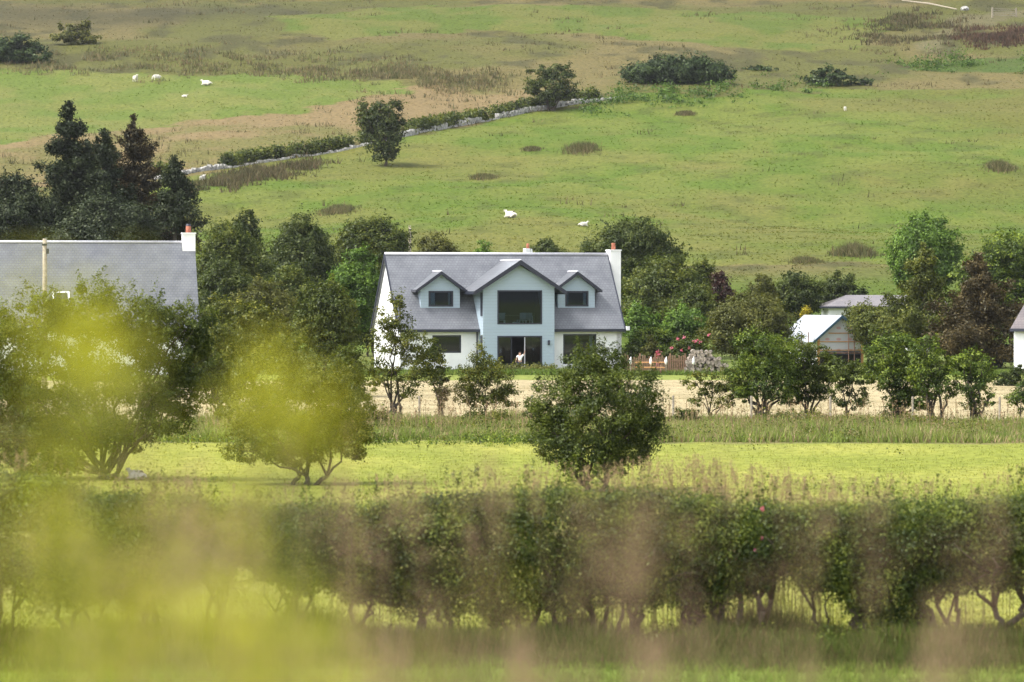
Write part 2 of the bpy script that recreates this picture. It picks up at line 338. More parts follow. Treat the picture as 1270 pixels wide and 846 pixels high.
# ------------------------------------------------------------------ grass (stuff)
def blades(P, h, w_, cols, k, spread, lean=.35, r=rng, var=.35):
    """k triangular blades per point; returns verts (n,3,3), cols"""
    P = np.repeat(P, k, 0); h = np.repeat(h, k) * r.uniform(.55, 1.15, len(P)); n = len(P)
    P = P + np.c_[r.normal(0, 1, (n, 2)) * spread, np.zeros(n)]
    a = r.uniform(0, 2 * math.pi, n); wv = np.c_[np.cos(a), np.sin(a), np.zeros(n)] * (w_ * .5)
    tip = P + np.c_[r.normal(0, 1, (n, 2)) * (lean * h)[:, None], h]
    c = np.repeat(cols, k, 0) * r.uniform(1 - var, 1 + var, (n, 1)) * r.uniform(.93, 1.07, (n, 3))
    return np.stack([P - wv, P + wv, tip], 1), np.clip(c, .008, .75)
def frame_pts(n, y0, y1, margin=1.12, p=1.0):
    """points thinning with distance over the strip of land between y0 and y1"""
    u = rng.random(n); y = (y0 ** p + u * (y1 ** p - y0 ** p)) ** (1 / p) if p else y0 * (y1 / y0) ** u
    x = rng.uniform(-1, 1, n) * (y * .1335 * margin + 2)
    return x, y
def grass(name, label, n, y0, y1, h, wd, k, spread, colfn=None, hn=None, p=1.0, keep=None, lean=.35, var=.35):
    x, y = frame_pts(n, y0, y1, p=p)
    if keep is not None: m_ = keep(x, y); x = x[m_]; y = y[m_]
    c = ground_col(x, y) if colfn is None else colfn(x, y)
    hh = h * (rng.uniform(.6, 1.4, len(x)) if hn is None else hn(x, y))
    V, cc = blades(np.c_[x, y, zt(x, y) - .02], hh, wd, c, k, spread, lean, var=var)
    o = big(name, V, M['hillblade' if name == 'hill_grass' else 'blade'], cols=cc, n=3); return tag(o, label, None, None, "stuff")
grass("mown_grass", "bright yellow green mown grass of the field behind the hedge", 70000, 53, 122, .055, .03, 3, .08, p=-1)
grass("near_grass", "green grass at the foot of the hedge", 14000, 44, 50.5, .11, .02, 4, .06)
def roughcol(x, y):
    t = fbm(x / 2.2, y / 3, 3); s = rng.random(len(x))
    c = lerp(C(.12, .18, .035), C(.24, .27, .07), t); return np.where((s > .75)[:, None], C(.33, .26, .14), c)
grass("rough_grass", "strip of long rough grass and weeds between the two fields", 28000, 119.5, 139.5, .42, .05, 5, .16, roughcol, lambda x, y: .25 + 1.6 * fbm(x / 2.5, y / 3 + 8, 3) ** 1.5, keep=lambda x, y: y > 119.3 + 5.5 * fbm(x / 5 + 20, x * 0 + 1, 3))
grass("cut_hay", "pale cut hay lying on the field before the houses", 11000, 142, 207, .06, .05, 3, .25, lambda x, y: ground_col(x, y) * .85, lean=1.2)
grass("garden_grass", "long green grass along the garden edge before the house", 9000, 221, 227, .28, .08, 4, .2, lambda x, y: lerp(C(.09, .15, .03), C(.17, .2, .05), fbm(x / 3, y / 3, 2)), keep=lambda x, y: (x > -14))
grass("hill_grass", "grass and tussocks covering the hillside fields", 30000, 300, 668, .12, .2, 3, .5, lambda x, y: ground_col(x, y) * 1.2, p=.2, lean=1.2, var=.15)
def dkcol(x, y): return lerp(C(.06, .065, .028), C(.14, .11, .06), rng.random(len(x)))
rushk = lambda x, y: (fbm(x / 8 + 3, y / 12, 3) > .6) & (rng.random(len(x)) < .35) & ~pip(x, y, P_left) & ((~pip(x, y, P_right)) | (rng.random(len(x)) < .06))
grass("rushes", "dark rushes and rough tussocks scattered over the hillside", 22000, 330, 668, .6, .12, 6, .45, dkcol, keep=rushk, p=.2)
# band of rank growth along the top edge of the left field
def strip(name, label, pts, n, h, wd, k, spread, colfn, jit=(1, 3)):
    W = np.array([ground(*p)[:2] for p in pts]); t = rng.uniform(0, len(W) - 1.001, n); i = t.astype(int); f = (t - i)[:, None]
    P = W[i] * (1 - f) + W[i + 1] * f + rng.normal(0, 1, (n, 2)) * np.array(jit)
    g = fbm(P[:, 0] / 4, P[:, 1] / 6, 2) > .42; P = P[g]; x, y = P.T
    V, cc = blades(np.c_[x, y, zt(x, y) - .02], h * rng.uniform(.5, 1.4, len(x)), wd, colfn(x, y), k, spread)
    return tag(big(name, V, M['blade'], cols=cc, n=3), label, None, None, "stuff")
strip("rank_grass", "dark rank growth along the upper edge of the left hill field", [(40, 80), (120, 78), (220, 78), (340, 82), (420, 88), (500, 95), (560, 104), (620, 108)], 1700, .7, .16, 8, .5, lambda x, y: lerp(C(.09, .1, .04), C(.19, .15, .08), rng.random(len(x))), (2, 7))
strip("heather", "dark heather on the bank beside the hill track", [(1110, 52), (1135, 40), (1150, 30), (1120, 25)], 900, .7, .2, 8, .5, dkcol, (4, 8))
strip("heather", "dark red heather right of the hill track", [(1205, 45), (1240, 46), (1285, 46)], 900, .7, .2, 8, .5, lambda x, y: lerp(C(.05, .04, .03), C(.12, .07, .045), rng.random(len(x))), (3, 6))
strip("rank_grass", "brown rank grass below the stone wall", [(245, 238), (280, 228), (330, 216), (390, 205)], 1000, .7, .15, 8, .5, dkcol, (1.5, 4))
# ------------------------------------------------------------------ foliage
def unit(v): return v / (np.linalg.norm(v, axis=1, keepdims=True) + 1e-9)
def leafquads(P, Nrm, size, r, aspect=.62):
    n = len(P); t = unit(np.cross(Nrm, r.normal(0, 1, (n, 3)))); b = np.cross(Nrm, t)
    s = (size * r.uniform(.6, 1.3, n))[:, None] * .5
    return np.stack([P - t * s, P - b * s * aspect + t * s * .1, P + t * s, P + b * s * aspect + t * s * .1], 1)
def crown_leaves(lobes, leaf, cover, r, shoots=1.0, csz=None, hollow=.55, up=.45, droop=0):
    out = []
    for (c, rad) in lobes:
        c = np.array(c, float); rad = np.array(rad, float)
        A = math.pi * rad[0] * rad[2]; n = int(19 * cover * A / leaf ** 2); nc = int(np.clip(n / 55, 10, 60)); per = max(8, n // nc)
        d = unit(r.normal(0, 1, (nc, 3))); rr = hollow + (1.02 - hollow) * r.random(nc) ** .5
        cp = c + d * rad * rr[:, None]; cs = (csz or .175) * rad.mean() * r.uniform(.55, 1.45, nc) * (30 / nc) ** .2
        off = r.normal(0, 1, (nc * per, 3)); off = off / (1 + .35 * np.linalg.norm(off, axis=1, keepdims=True)) * 1.5
        P = np.repeat(cp, per, 0) + off * np.repeat(cs, per)[:, None] * np.array([1.1, 1.1, .7])
        out.append((P, np.repeat(d, per, 0) * .35 + off * .32))
        ns = int(shoots * nc * .45)                                                    # leafy shoots that stick out of the outline
        if ns:
            i = r.integers(0, nc, ns); i = i[d[i, 2] > -.3]; L_ = rad.mean() * r.uniform(.2, .6, len(i)); m_ = max(6, int(per * .3))
            t = r.random((len(i), m_, 1)); dirs = unit(d[i] * .8 + r.normal(0, .35, (len(i), 3)) + np.array([0, 0, .45]))
            Q = (c + d[i] * rad)[:, None] + dirs[:, None] * t * L_[:, None, None] + r.normal(0, 1, (len(i), m_, 3)) * leaf * (.9 - .5 * t)
            out.append((Q.reshape(-1, 3), np.repeat(d[i], m_, 0) * .5))
    P = np.concatenate([o[0] for o in out]); D_ = np.concatenate([o[1] for o in out])
    Nr = unit(D_ + np.array([0, 0, up]) + r.normal(0, .42, P.shape))
    return leafquads(P, Nr, leaf, r)
def auto_lobes(w_, h, z0, r, n, flat=1.0, topn=.5):
    """n lobes that fill a crown w_ wide, from z0 up to z0+h, with an uneven outline"""
    L_ = []; 
    for i in range(n):
        for _ in range(60):
            p = r.uniform(-1, 1, 3)
            if np.dot(p, p) < 1: break
        p = p / np.linalg.norm(p) * r.uniform(.5, 1.0); s = r.uniform(.34, .5)
        taper = 1 - topn * max(0, p[2]) * .7
        L_.append(((p[0] * (.5 - s * .45) * w_ * taper, p[1] * (.5 - s * .45) * w_ * .8 * taper, z0 + h * (.5 + p[2] * (.5 - s * .5))),
                   (s * w_ * .5, s * w_ * .5, s * h * .5 * r.uniform(.8, 1.15))))
    L_.append(((0, 0, z0 + h * .48), (w_ * .36, w_ * .3, h * .4)))
    L_.append(((r.uniform(-.1, .1) * w_, 0, z0 + h * .8), (w_ * .2, w_ * .2, h * .2)))
    return L_
def limb(mb, a, b, r0, r1, r, wob=.12, n=5, sides=6):
    a = Vector(a); b = Vector(b); ln = (b - a).length; pts = []
    for i in range(n + 1):
        t = i / n; p = a.lerp(b, t); k = math.sin(t * math.pi) * wob * ln
        pts.append(p + Vector(r.normal(0, .5, 3)) * k + Vector((0, 0, k * .5)))
    pts[0] = a; pts[-1] = b
    mb.tube(pts, [r0 + (r1 - r0) * (i / n) ** .8 for i in range(n + 1)], sides); return pts
def wood(lobes, stems, r0, r, spread=.12, twigs=3, lowz=None):
    mb = MB(); k = max(1, stems)
    zc = min(l[0][2] - l[1][2] for l in lobes)
    for s in range(k):
        a = 2 * math.pi * s / k + r.uniform(-.4, .4); base = Vector((math.cos(a) * spread * r.uniform(.4, 1) * (k > 1), math.sin(a) * spread * (k > 1) * .6, -.15))
        mine = lobes[s::k] if k <= len(lobes) else [lobes[s % len(lobes)]]
        far = mine[int(r.integers(len(mine)))]
        fork = Vector(base) + (Vector(far[0]) - Vector(base)) * .35 * Vector((.7, .7, 1)) if False else base + Vector(((far[0][0]) * .3, (far[0][1]) * .3, max(.3, zc * .9)))
        limb(mb, base, fork, r0 * r.uniform(.75, 1.1), r0 * .72, r, .12, 5, 7)
        for l in mine:
            c = Vector(l[0]); pts = limb(mb, fork, c, r0 * .55, r0 * .18, r, .12)
            for q in range(twigs):
                d = Vector(unit(r.normal(0, 1, (1, 3)))[0]); d.z = abs(d.z) * .8
                e = c + Vector((d.x * l[1][0], d.y * l[1][1], d.z * l[1][2])) * r.uniform(.7, 1.15)
                limb(mb, pts[int(r.integers(2, len(pts)))], e, r0 * .2, r0 * .05, r, .1, 3, 4)
    return mb
TN = [0]
def tree(name, label, D, x0, x1, yt, yb, mat='haw', stems=1, nl=9, leaf=None, cover=1.0, r0=None, group=None, cat='tree', lobes=None, shoots=1.0, ybase=None, hollow=.5, bark='bark', px=None, depth=None):
    """a broadleaf whose crown spans photo columns x0..x1 and rows yt..yb when it stands D metres away"""
    TN[0] += 1; r = np.random.default_rng(100 + TN[0])
    xc = gx(px if px else (x0 + x1) / 2, D); z = float(zt(xc, D)); W_ = (x1 - x0) / FPX * D
    ztop = gz(yt, D) - z; zbot = max(gz(yb, D) - z, 0.0); H = ztop - zbot; leaf = leaf or max(.05, D * .00072)
    if 200 < D < 310: W_ *= 1.22; zbot *= .6; H = ztop - zbot
    t = empty(name, (xc, D, z), label, cat, group)
    kx = 1.1 if mat == 'vivid' else 1.0
    if lobes is None:
        L_ = auto_lobes(W_, H, zbot, r, nl)
        off = gx((x0 + x1) / 2, D) - xc; L_ = [((c[0] + off, c[1], c[2]), q) for c, q in L_]
    else:
        L_ = [((gx(a, D) - xc, dy, gz(b, D) - z), (ra * kx / FPX * D, ra * kx / FPX * D * .9, rb / FPX * D)) for a, b, ra, rb, dy in lobes]
    if mat == 'vivid' and lobes:
        cover *= .75; hollow = .35
        for q_ in range(3): u_ = r.uniform(-.42, .42); L_.append(((u_ * W_, r.uniform(-.3, .3), r.uniform(.22, .42) * ztop), (W_ * .13, W_ * .13, ztop * .1)))
        stems += 2; r0 = r0 * 1.15
    wood(L_, stems, r0 or max(.05, .018 * ztop), r, spread=.1 + .06 * W_).build("trunk", M[bark], t, True)
    big("crown", crown_leaves(L_, leaf, cover, r, shoots, hollow=hollow), M[mat], t)
    return t
def conifer(name, label, D, px, yt, W_px, mat, ybot=None, seed=1, ragged=.3, group=None, cat='conifer', leaf=None, dens=1.35, lean=0):
    r = np.random.default_rng(seed); x = gx(px, D); z = float(zt(x, D)); H = gz(yt, D) - z; RW = W_px / 2 / FPX * D
    leaf = leaf or D * .0009; zb = 0.6 if ybot is None else gz(ybot, D) - z
    t = empty(name, (x, D, z), label, cat, group); mb = MB()
    mb.tube([(0, 0, -.2), (lean * .3, 0, H * .5), (lean, 0, H * .97)], [H * .02, H * .012, .03], 7)
    PP = []; NN = []; nw = int(H / .5)
    for i in range(nw):
        f = (i + r.random()) / nw; zz = zb + (H - zb) * f; R_ = RW * (1 - f) ** .9 + .16
        for k in range(6 if f < .9 else 4):
            zz = zb + (H - zb) * f + r.uniform(-.45, .45) * (1 - f)
            a = r.uniform(0, 2 * math.pi); Lb = R_ * r.uniform(1 - ragged * 2.2, 1 + ragged * .8)
            n = int(dens * Lb / leaf * 40) + 6; s = r.random(n) ** .7
            up = .45 if f > .8 else .14
            px_ = np.cos(a) * Lb * s; py_ = np.sin(a) * Lb * s; dz = -.3 * Lb * s + .28 * Lb * s ** 2.2 + up * Lb * s
            wd = .2 * Lb * (1.15 - s) + .13
            P = np.c_[px_ + lean * f, py_, zz + dz] + r.normal(0, 1, (n, 3)) * np.c_[wd * .75, wd * .75, .1 + wd * .36]
            PP.append(P); NN.append(np.c_[np.full(n, math.cos(a) * .3), np.full(n, math.sin(a) * .3), np.full(n, .5)] + r.normal(0, .55, (n, 3)))
            if k < 3: mb.tube([(lean * f, 0, zz), (math.cos(a) * Lb * .5 + lean * f, math.sin(a) * Lb * .5, zz - .1 * Lb), (math.cos(a) * Lb * .95 + lean * f, math.sin(a) * Lb * .95, zz + up * Lb - .03 * Lb)], [.05, .03, .01], 4)
    n = int(H * 1.6 / leaf * 3 * dens); q = r.random(n) ** 1.3; PP.append(np.c_[r.normal(0, .03, n) + lean + q * r.normal(0, .16, n), q * r.normal(0, .16, n), H * (1.01 - .13 * q)]); NN.append(r.normal(0, 1, (n, 3)))
    P = np.concatenate(PP); big("crown", leafquads(P, unit(np.concatenate(NN)), leaf, r, .4), M[mat], t)
    mb.build("trunk", M['bark'], t, True); return t
def bush(name, label, D, x0, x1, yt, mat, nl=7, cover=1.0, leaf=None, group=None, cat='bush', shoots=.6, D_from=None, depth=None):
    if D_from: D = ground(*D_from)[1]
    TN[0] += 1; r = np.random.default_rng(500 + TN[0]); xc = gx((x0 + x1) / 2, D); z = float(zt(xc, D)); W_ = (x1 - x0) / FPX * D; H = gz(yt, D) - z
    t = empty(name, (xc, D, z), label, cat, group); L_ = []
    for i in range(nl):
        u = (i + .5) / nl * 2 - 1 + r.uniform(-.1, .1); hh = H * (1 - .45 * u * u) * r.uniform(.85, 1.05); s = W_ * r.uniform(.16, .24)
        L_.append(((u * (W_ * .5 - s * .7), r.uniform(-.25, .25) * W_ * (depth or 1), hh * .5), (s, s, hh * .52)))
    big("foliage", crown_leaves(L_, leaf or max(.05, D * .0008), cover, r, shoots, hollow=.6), M[mat], t)
    mb = MB()
    for c, q in L_: limb(mb, (c[0] * .3, c[1] * .3, -.1), (c[0], c[1], c[2] * 1.5), .05, .015, r, .1, 3, 4)
    mb.build("stem", M['bark'], t, True); return t
# ------------------------------------------------------------------ haze: one box of even, thin air
mb = MB(); mb.box(-960, 960, -100, 1860, -2, 330); hz = None
hm = bpy.data.materials.new("haze"); hm.use_nodes = True; hn = hm.node_tree; hn.nodes.remove(hn.nodes["Principled BSDF"])
pv = hn.nodes.new("ShaderNodeVolumePrincipled"); pv.inputs["Color"].default_value = (.92, .95, 1, 1); pv.inputs["Density"].default_value = .00005; pv.inputs["Anisotropy"].default_value = .2
hn.links.new(pv.outputs[0], hn.nodes["Material Output"].inputs["Volume"]); SC.cycles.volume_bounces = 0
tag(mb.build("haze", hm), kind="stuff")
def leafstrip(name, label, pts, n, hgt, leaf, mat, jit, thr=.45, per=26):
    W = np.array([ground(*p)[:2] for p in pts]); t = rng.uniform(0, len(W) - 1.001, n); i = t.astype(int); f = (t - i)[:, None]
    P = W[i] * (1 - f) + W[i + 1] * f + rng.normal(0, 1, (n, 2)) * np.array(jit); P = P[fbm(P[:, 0] / 3.5, P[:, 1] / 5, 2) > thr]; m_ = len(P)
    hh = hgt * rng.uniform(.4, 1.2, m_); off = rng.normal(0, 1, (m_, per, 3)) * np.stack([hh * .55, hh * .55, hh * .3], -1)[:, None]
    Q = (np.c_[P, zt(P[:, 0], P[:, 1]) + hh * .5][:, None] + off).reshape(-1, 3); o_ = off.reshape(-1, 3); Nn = unit(unit(o_) * .6 + np.array([0, 0, .5]) + rng.normal(0, .4, Q.shape))
    return tag(big(name, leafquads(Q, Nn, leaf, rng), M[mat]), label, None, None, "stuff")
leafstrip("bracken", "low dark green bracken growing beyond the end of the stone wall", [(735, 134), (800, 122), (870, 118), (950, 112), (1030, 107)], 420, 1.2, .32, 'fern', (1.5, 5))
leafstrip("bracken", "green bracken on the far right of the moor", [(1135, 84), (1180, 80), (1230, 80), (1285, 78)], 300, 1.2, .32, 'fern', (2, 6))
leafstrip("ground_cover", "lumpy nettles and docks in the rough strip between the fields", [(-100, 540), (200, 540), (500, 538), (800, 538), (1100, 538), (1400, 538)], 900, .5, .075, 'hawlight', (1, 6), .42, 40)
leafstrip("ground_cover", "green weeds along the near edge of the rough strip", [(-100, 551), (400, 550), (800, 550), (1400, 550)], 420, .34, .07, 'vivid', (1, 1.2), .4, 34)
leafstrip("ground_cover", "nettles and brambles at the foot of the near hedge", [(-60, 804), (400, 803), (900, 803), (1330, 804)], 260, .34, .04, 'hedge', (.3, .5), .45, 70)
# --- hawthorns in and along the near fields
tree("hawthorn_tree", "dark rounded hawthorn standing alone in front of the house, rising above the hedge", 92, 652, 824, 428, 598, 'haw', 4, px=745, leaf=.06, cover=.75, r0=.075, hollow=.4, shoots=2.4,
     lobes=[(735, 470, 42, 40, 0), (700, 500, 42, 34, .2), (782, 490, 36, 34, -.2), (745, 520, 60, 40, 0), (690, 545, 32, 26, -.3), (790, 540, 34, 30, .3), (720, 560, 46, 28, -.2), (772, 566, 36, 24, .2), (752, 450, 22, 20, .3), (668, 515, 18, 18, 0), (808, 518, 16, 20, 0)])
tree("hawthorn_tree", "broad dense hawthorn at the left edge of the photo below the slate roof", 97, 0, 265, 335, 575, 'haw', 4, px=128, leaf=.064, cover=.75, r0=.09, shoots=2,
     lobes=[(40, 400, 52, 44, .2), (110, 385, 52, 40, 0), (175, 400, 48, 36, .2), (215, 425, 40, 36, 0), (60, 460, 62, 44, 0), (140, 450, 62, 40, -.3), (30, 530, 52, 36, 0), (190, 480, 52, 36, .2), (100, 520, 62, 36, .3), (-30, 450, 50, 60, 0), (205, 520, 34, 22, -.2), (150, 545, 38, 18, 0), (70, 560, 46, 22, 0), (240, 455, 30, 40, .1), (238, 400, 26, 26, 0), (225, 490, 34, 26, 0), (5, 545, 40, 30, .2), (55, 575, 44, 18, 0), (-5, 490, 44, 40, 0)])
tree("hawthorn_tree", "spreading olive hawthorn between the broad left hawthorn and the lone dark one", 95, 262, 468, 425, 590, 'hawlight', 4, px=378, leaf=.06, cover=.62, r0=.07, shoots=2.2,
     lobes=[(330, 470, 46, 34, 0), (395, 470, 44, 30, .2), (310, 510, 42, 30, .2), (370, 505, 52, 34, -.2), (425, 500, 38, 32, 0), (340, 545, 52, 26, 0), (410, 540, 46, 28, .2), (300, 560, 28, 14, 0), (440, 545, 26, 24, -.2), (360, 430, 26, 16, 0), (375, 565, 30, 16, 0)])
tree("hawthorn_tree", "thin twiggy hawthorn with several bare stems before the white left gable", 141, 455, 545, 358, 500, 'hawlight', 5, px=488, leaf=.085, cover=.42, r0=.075, shoots=2.2, hollow=.2,
     lobes=[(487, 395, 16, 30, 0), (478, 430, 22, 26, .2), (506, 425, 20, 28, 0), (525, 450, 22, 28, .2), (470, 465, 20, 24, 0), (505, 470, 24, 22, -.2), (495, 375, 9, 16, 0)])
tree("ivy_clad_tree", "small ivy covered tree leaning left beneath the ground floor window", 143, 528, 560, 425, 500, 'dense', 2, px=547, leaf=.09, cover=1.0, r0=.07,
     lobes=[(538, 450, 13, 20, 0), (546, 475, 11, 18, 0), (534, 432, 11, 12, 0), (548, 492, 9, 12, 0)])
tree("hawthorn_tree", "bushy young hawthorn in front of the blue bay doors", 142, 558, 642, 420, 508, 'hawlight', 4, px=600, leaf=.085, cover=.6, r0=.05, shoots=1.8, hollow=.3,
     lobes=[(600, 452, 17, 26, 0), (588, 470, 20, 22, .2), (618, 475, 20, 22, 0), (575, 488, 18, 14, 0), (630, 490, 16, 14, 0), (605, 495, 24, 14, 0)])
tree("hawthorn_tree", "shadowy hawthorn filling the gap between the broad left hawthorn and the olive one", 132, 228, 318, 395, 515, 'hawlight', 3, nl=11, leaf=.085, cover=.8)
tree("hawthorn_tree", "leafy hawthorn behind the right side of the spreading olive one", 130, 400, 462, 430, 515, 'haw', 3, nl=9, leaf=.085, cover=.75)
tree("elder_tree", "dark leafy elder with rounded top left of the white gable", 175, 362, 456, 348, 455, 'dense', 2, nl=10, leaf=.12, cover=1.1)
tree("elder_tree", "pale olive scrub tree between the left roof and the leafy elder", 178, 226, 372, 368, 480, 'hawlight', 4, nl=11, leaf=.12, cover=.9)
tree("hawthorn_tree", "slight two stemmed hawthorn in front of the log pile", 140, 850, 920, 450, 505, 'hawlight', 3, px=880, leaf=.085, cover=.45, r0=.055, shoots=1.6, hollow=.25,
     lobes=[(862, 472, 13, 16, 0), (885, 475, 17, 20, .2), (905, 480, 15, 18, 0), (868, 495, 12, 10, 0), (898, 500, 14, 10, 0)])
tree("hawthorn_tree", "vivid green hawthorn on thick leaning stems left of the half built garage", 140, 905, 985, 405, 495, 'vivid', 4, px=950, leaf=.085, cover=1.0, r0=.095,
     lobes=[(945, 440, 28, 28, 0), (925, 465, 22, 22, .2), (968, 445, 22, 24, 0), (955, 475, 28, 20, -.2), (935, 425, 20, 16, 0), (918, 485, 14, 12, 0), (978, 475, 16, 20, .2)])
tree("hawthorn_tree", "dark hawthorn with tangled stems directly below the half built garage", 141, 980, 1035, 420, 500, 'haw', 4, px=1003, leaf=.085, cover=1.0, r0=.085,
     lobes=[(990, 440, 20, 24, 0), (1012, 450, 20, 22, .1), (1000, 475, 24, 22, 0), (1022, 480, 16, 18, 0), (985, 490, 14, 12, 0)])
tree("hawthorn_tree", "bushy low hawthorn under the right corner of the half built garage", 140, 1028, 1076, 432, 510, 'haw', 3, px=1052, leaf=.085, cover=.8, r0=.055,
     lobes=[(1042, 460, 15, 20, 0), (1058, 468, 15, 18, .1), (1045, 490, 14, 14, 0), (1064, 492, 12, 16, 0)])
tree("hawthorn_tree", "yellow green topped hawthorn just right of the half built garage", 141, 1068, 1142, 412, 505, 'vivid', 3, px=1120, leaf=.085, cover=1.0, r0=.11,
     lobes=[(1095, 440, 22, 24, 0), (1115, 432, 22, 20, .2), (1102, 470, 26, 18, 0), (1125, 468, 20, 22, 0), (1082, 460, 14, 16, 0), (1118, 495, 20, 16, 0), (1108, 510, 14, 10, 0)])
tree("hawthorn_tree", "tall bright hawthorn with dark bare trunks beneath the brown conifer", 140, 1130, 1185, 415, 500, 'vivid', 4, px=1158, leaf=.085, cover=.95, r0=.085,
     lobes=[(1150, 435, 18, 20, 0), (1166, 455, 17, 20, .1), (1145, 465, 17, 20, 0), (1160, 482, 20, 14, 0), (1140, 445, 12, 14, 0)])
tree("hawthorn_tree", "separate rounded hawthorn at the right end of the far hawthorn row", 140, 1178, 1236, 432, 495, 'vivid', 3, px=1208, leaf=.085, cover=1.0, r0=.09,
     lobes=[(1195, 455, 18, 18, 0), (1218, 460, 17, 18, .1), (1206, 478, 22, 14, 0), (1205, 445, 14, 12, 0)])
tree("hawthorn_tree", "sparse sprig of hawthorn cut off by the right edge of the photo", 138, 1245, 1290, 470, 512, 'vivid', 2, nl=4, leaf=.085, cover=.5)
# --- trees round the houses
tree("spruce_scrub", "dark ragged evergreen mass at the far left edge under the spruces", 284, -40, 75, 215, 305, 'conifer', 3, nl=14, leaf=.2, cover=1.1)
conifer("spruce_tree", "tallest dark spruce with pointed top, left of the pair", 290, 86, 128, 185, 'conifer', seed=3, ragged=.28)
conifer("spruce_tree", "brown tinged spruce with pointed top, right of the pair", 292, 166, 146, 180, 'brownconifer', seed=5, ragged=.34)
conifer("spruce_tree", "dark spruce standing behind the gap between the two pointed spruces", 298, 108, 176, 140, 'conifer', seed=14, ragged=.3)
conifer("spruce_tree", "short spruce squeezed between the two pointed spruces", 288, 130, 162, 150, 'conifer', seed=8, ragged=.3)
conifer("pine_tree", "thin ragged pine right of the spruces with its trunk showing", 286, 217, 197, 74, 'conifer', ybot=282, seed=9, ragged=.42, dens=.7)
tree("spruce_scrub", "low dark conifer scrub between spruces and slate roof", 276, 60, 200, 245, 320, 'conifer', 4, nl=14, leaf=.2, cover=1.0)
tree("broadleaf_tree", "round dark green tree touching the left cottage chimney", 262, 232, 330, 276, 385, 'dense', 2, nl=12, leaf=.17)
tree("broadleaf_tree", "small grey green tree peeping over the round tree by the left chimney", 285, 280, 326, 260, 305, 'densedark', 2, nl=6, leaf=.19)
tree("broadleaf_tree", "wide dark tree behind the hedge midway between both slate roofs", 272, 318, 420, 268, 390, 'densedark', 2, nl=14, leaf=.18)
tree("broadleaf_tree", "dusky broad tree whose crown ends at the left end of the main ridge", 280, 400, 512, 268, 350, 'dense', 2, nl=13, leaf=.18)
tree("sycamore_tree", "bright fresh green sycamore near the white left gable", 246, 405, 474, 308, 400, 'bright', 1, nl=9, leaf=.17)
tree("broadleaf_tree", "low mid green tree in the gap below the wide dark tree", 236, 318, 405, 330, 420, 'dense', 2, nl=10, leaf=.16)
tree("broadleaf_tree", "squat dark tree filling the space right of the left cottage gable", 250, 240, 322, 318, 430, 'densedark', 2, nl=12, leaf=.16)
tree("broadleaf_tree", "olive leaved tree rising behind the pale scrub, under the wide dark tree", 226, 280, 372, 345, 440, 'olive', 2, nl=11, leaf=.15)
tree("broadleaf_tree", "shaded tree squeezed against the white left gable", 258, 430, 490, 330, 440, 'dense', 2, nl=9, leaf=.16)
tree("broadleaf_tree", "leafy tree just left of the big willow, under the purple one", 256, 830, 890, 350, 430, 'dense', 2, nl=9, leaf=.16)
tree("broadleaf_tree", "dark leafy tree between the feathery larch and the brown conifer", 252, 1150, 1215, 372, 450, 'densedark', 2, nl=9, leaf=.16)
tree("willow_bush", "olive bush showing above the roof ridge beside the short grey pole", 285, 505, 572, 290, 325, 'olive', 2, nl=7, leaf=.18, cat='bush')
tree("broadleaf_tree", "tiny sparse tree top above the ridge left of the bay gable", 280, 582, 616, 296, 325, 'bright', 1, nl=5, leaf=.17, cover=.7)
tree("broadleaf_tree", "low dark treetop over the ridge beside the hidden chimney pot", 302, 652, 706, 297, 330, 'densedark', 1, nl=6, leaf=.19)
tree("broadleaf_tree", "large grey green tree right behind the white chimney", 275, 720, 850, 272, 385, 'densedark', 2, nl=15, leaf=.18)
tree("broadleaf_tree", "lower rounded tree right of the white chimney filling the slope", 262, 765, 880, 318, 412, 'dense', 2, nl=13, leaf=.17)
tree("copper_beech", "small spiky tree with dark purple leaves on its right side", 268, 880, 909, 334, 380, 'purple', 1, nl=6, leaf=.17)
tree("rowan_tree", "small dark green spire just left of the purple leaved tree", 270, 855, 888, 318, 370, 'dense', 1, nl=5, leaf=.17)
tree("willow_tree", "dome shaped olive willow left of the half built garage", 238, 874, 992, 362, 445, 'olive', 3, nl=14, leaf=.15, shoots=.5)
tree("willow_tree", "smaller olive treetop peeping above the dome shaped willow", 262, 922, 965, 340, 380, 'olive', 1, nl=6, leaf=.17)
tree("broadleaf_tree", "blue green tree behind the garage, left of its twin", 275, 960, 1020, 334, 392, 'densedark', 1, nl=8, leaf=.18)
tree("broadleaf_tree", "blue green tree touching the hipped roof's left end", 280, 1008, 1068, 336, 388, 'densedark', 1, nl=8, leaf=.18)
tree("ash_tree", "big billowing bright green ash above the hipped roof", 290, 1100, 1200, 264, 365, 'bright', 1, nl=14, leaf=.19)
tree("ash_tree", "bright yellow green ash at the right edge of the photo", 285, 1185, 1300, 290, 375, 'vivid', 1, nl=14, leaf=.19)
conifer("larch_tree", "yellow green feathery larch in front of the hipped roof", 246, 1146, 306, 135, 'larch', ybot=425, seed=21, ragged=.35)
conifer("brown_conifer", "rusty brown drooping conifer beside the white cottage", 240, 1214, 318, 165, 'rust', ybot=440, seed=23, ragged=.3, dens=1.3)
tree("broadleaf_tree", "leafy green tree covering the right corner of the garage roof", 247, 1062, 1150, 372, 430, 'larch', 2, nl=10, leaf=.15)
tree("laurel_bush", "pale green laurel directly right of the white end wall", 250, 772, 822, 376, 430, 'bright', 1, nl=7, leaf=.16, cat='bush')
tree("laurel_bush", "pale green shrub below the spire left of the willow", 252, 822, 880, 378, 425, 'bright', 1, nl=7, leaf=.16, cat='bush')
bush("clipped_hedge", "light green clipped garden hedge behind the picket fence", 244, 770, 850, 404, 'vivid', 9, leaf=.14, cat='hedge', shoots=.1, depth=.15)
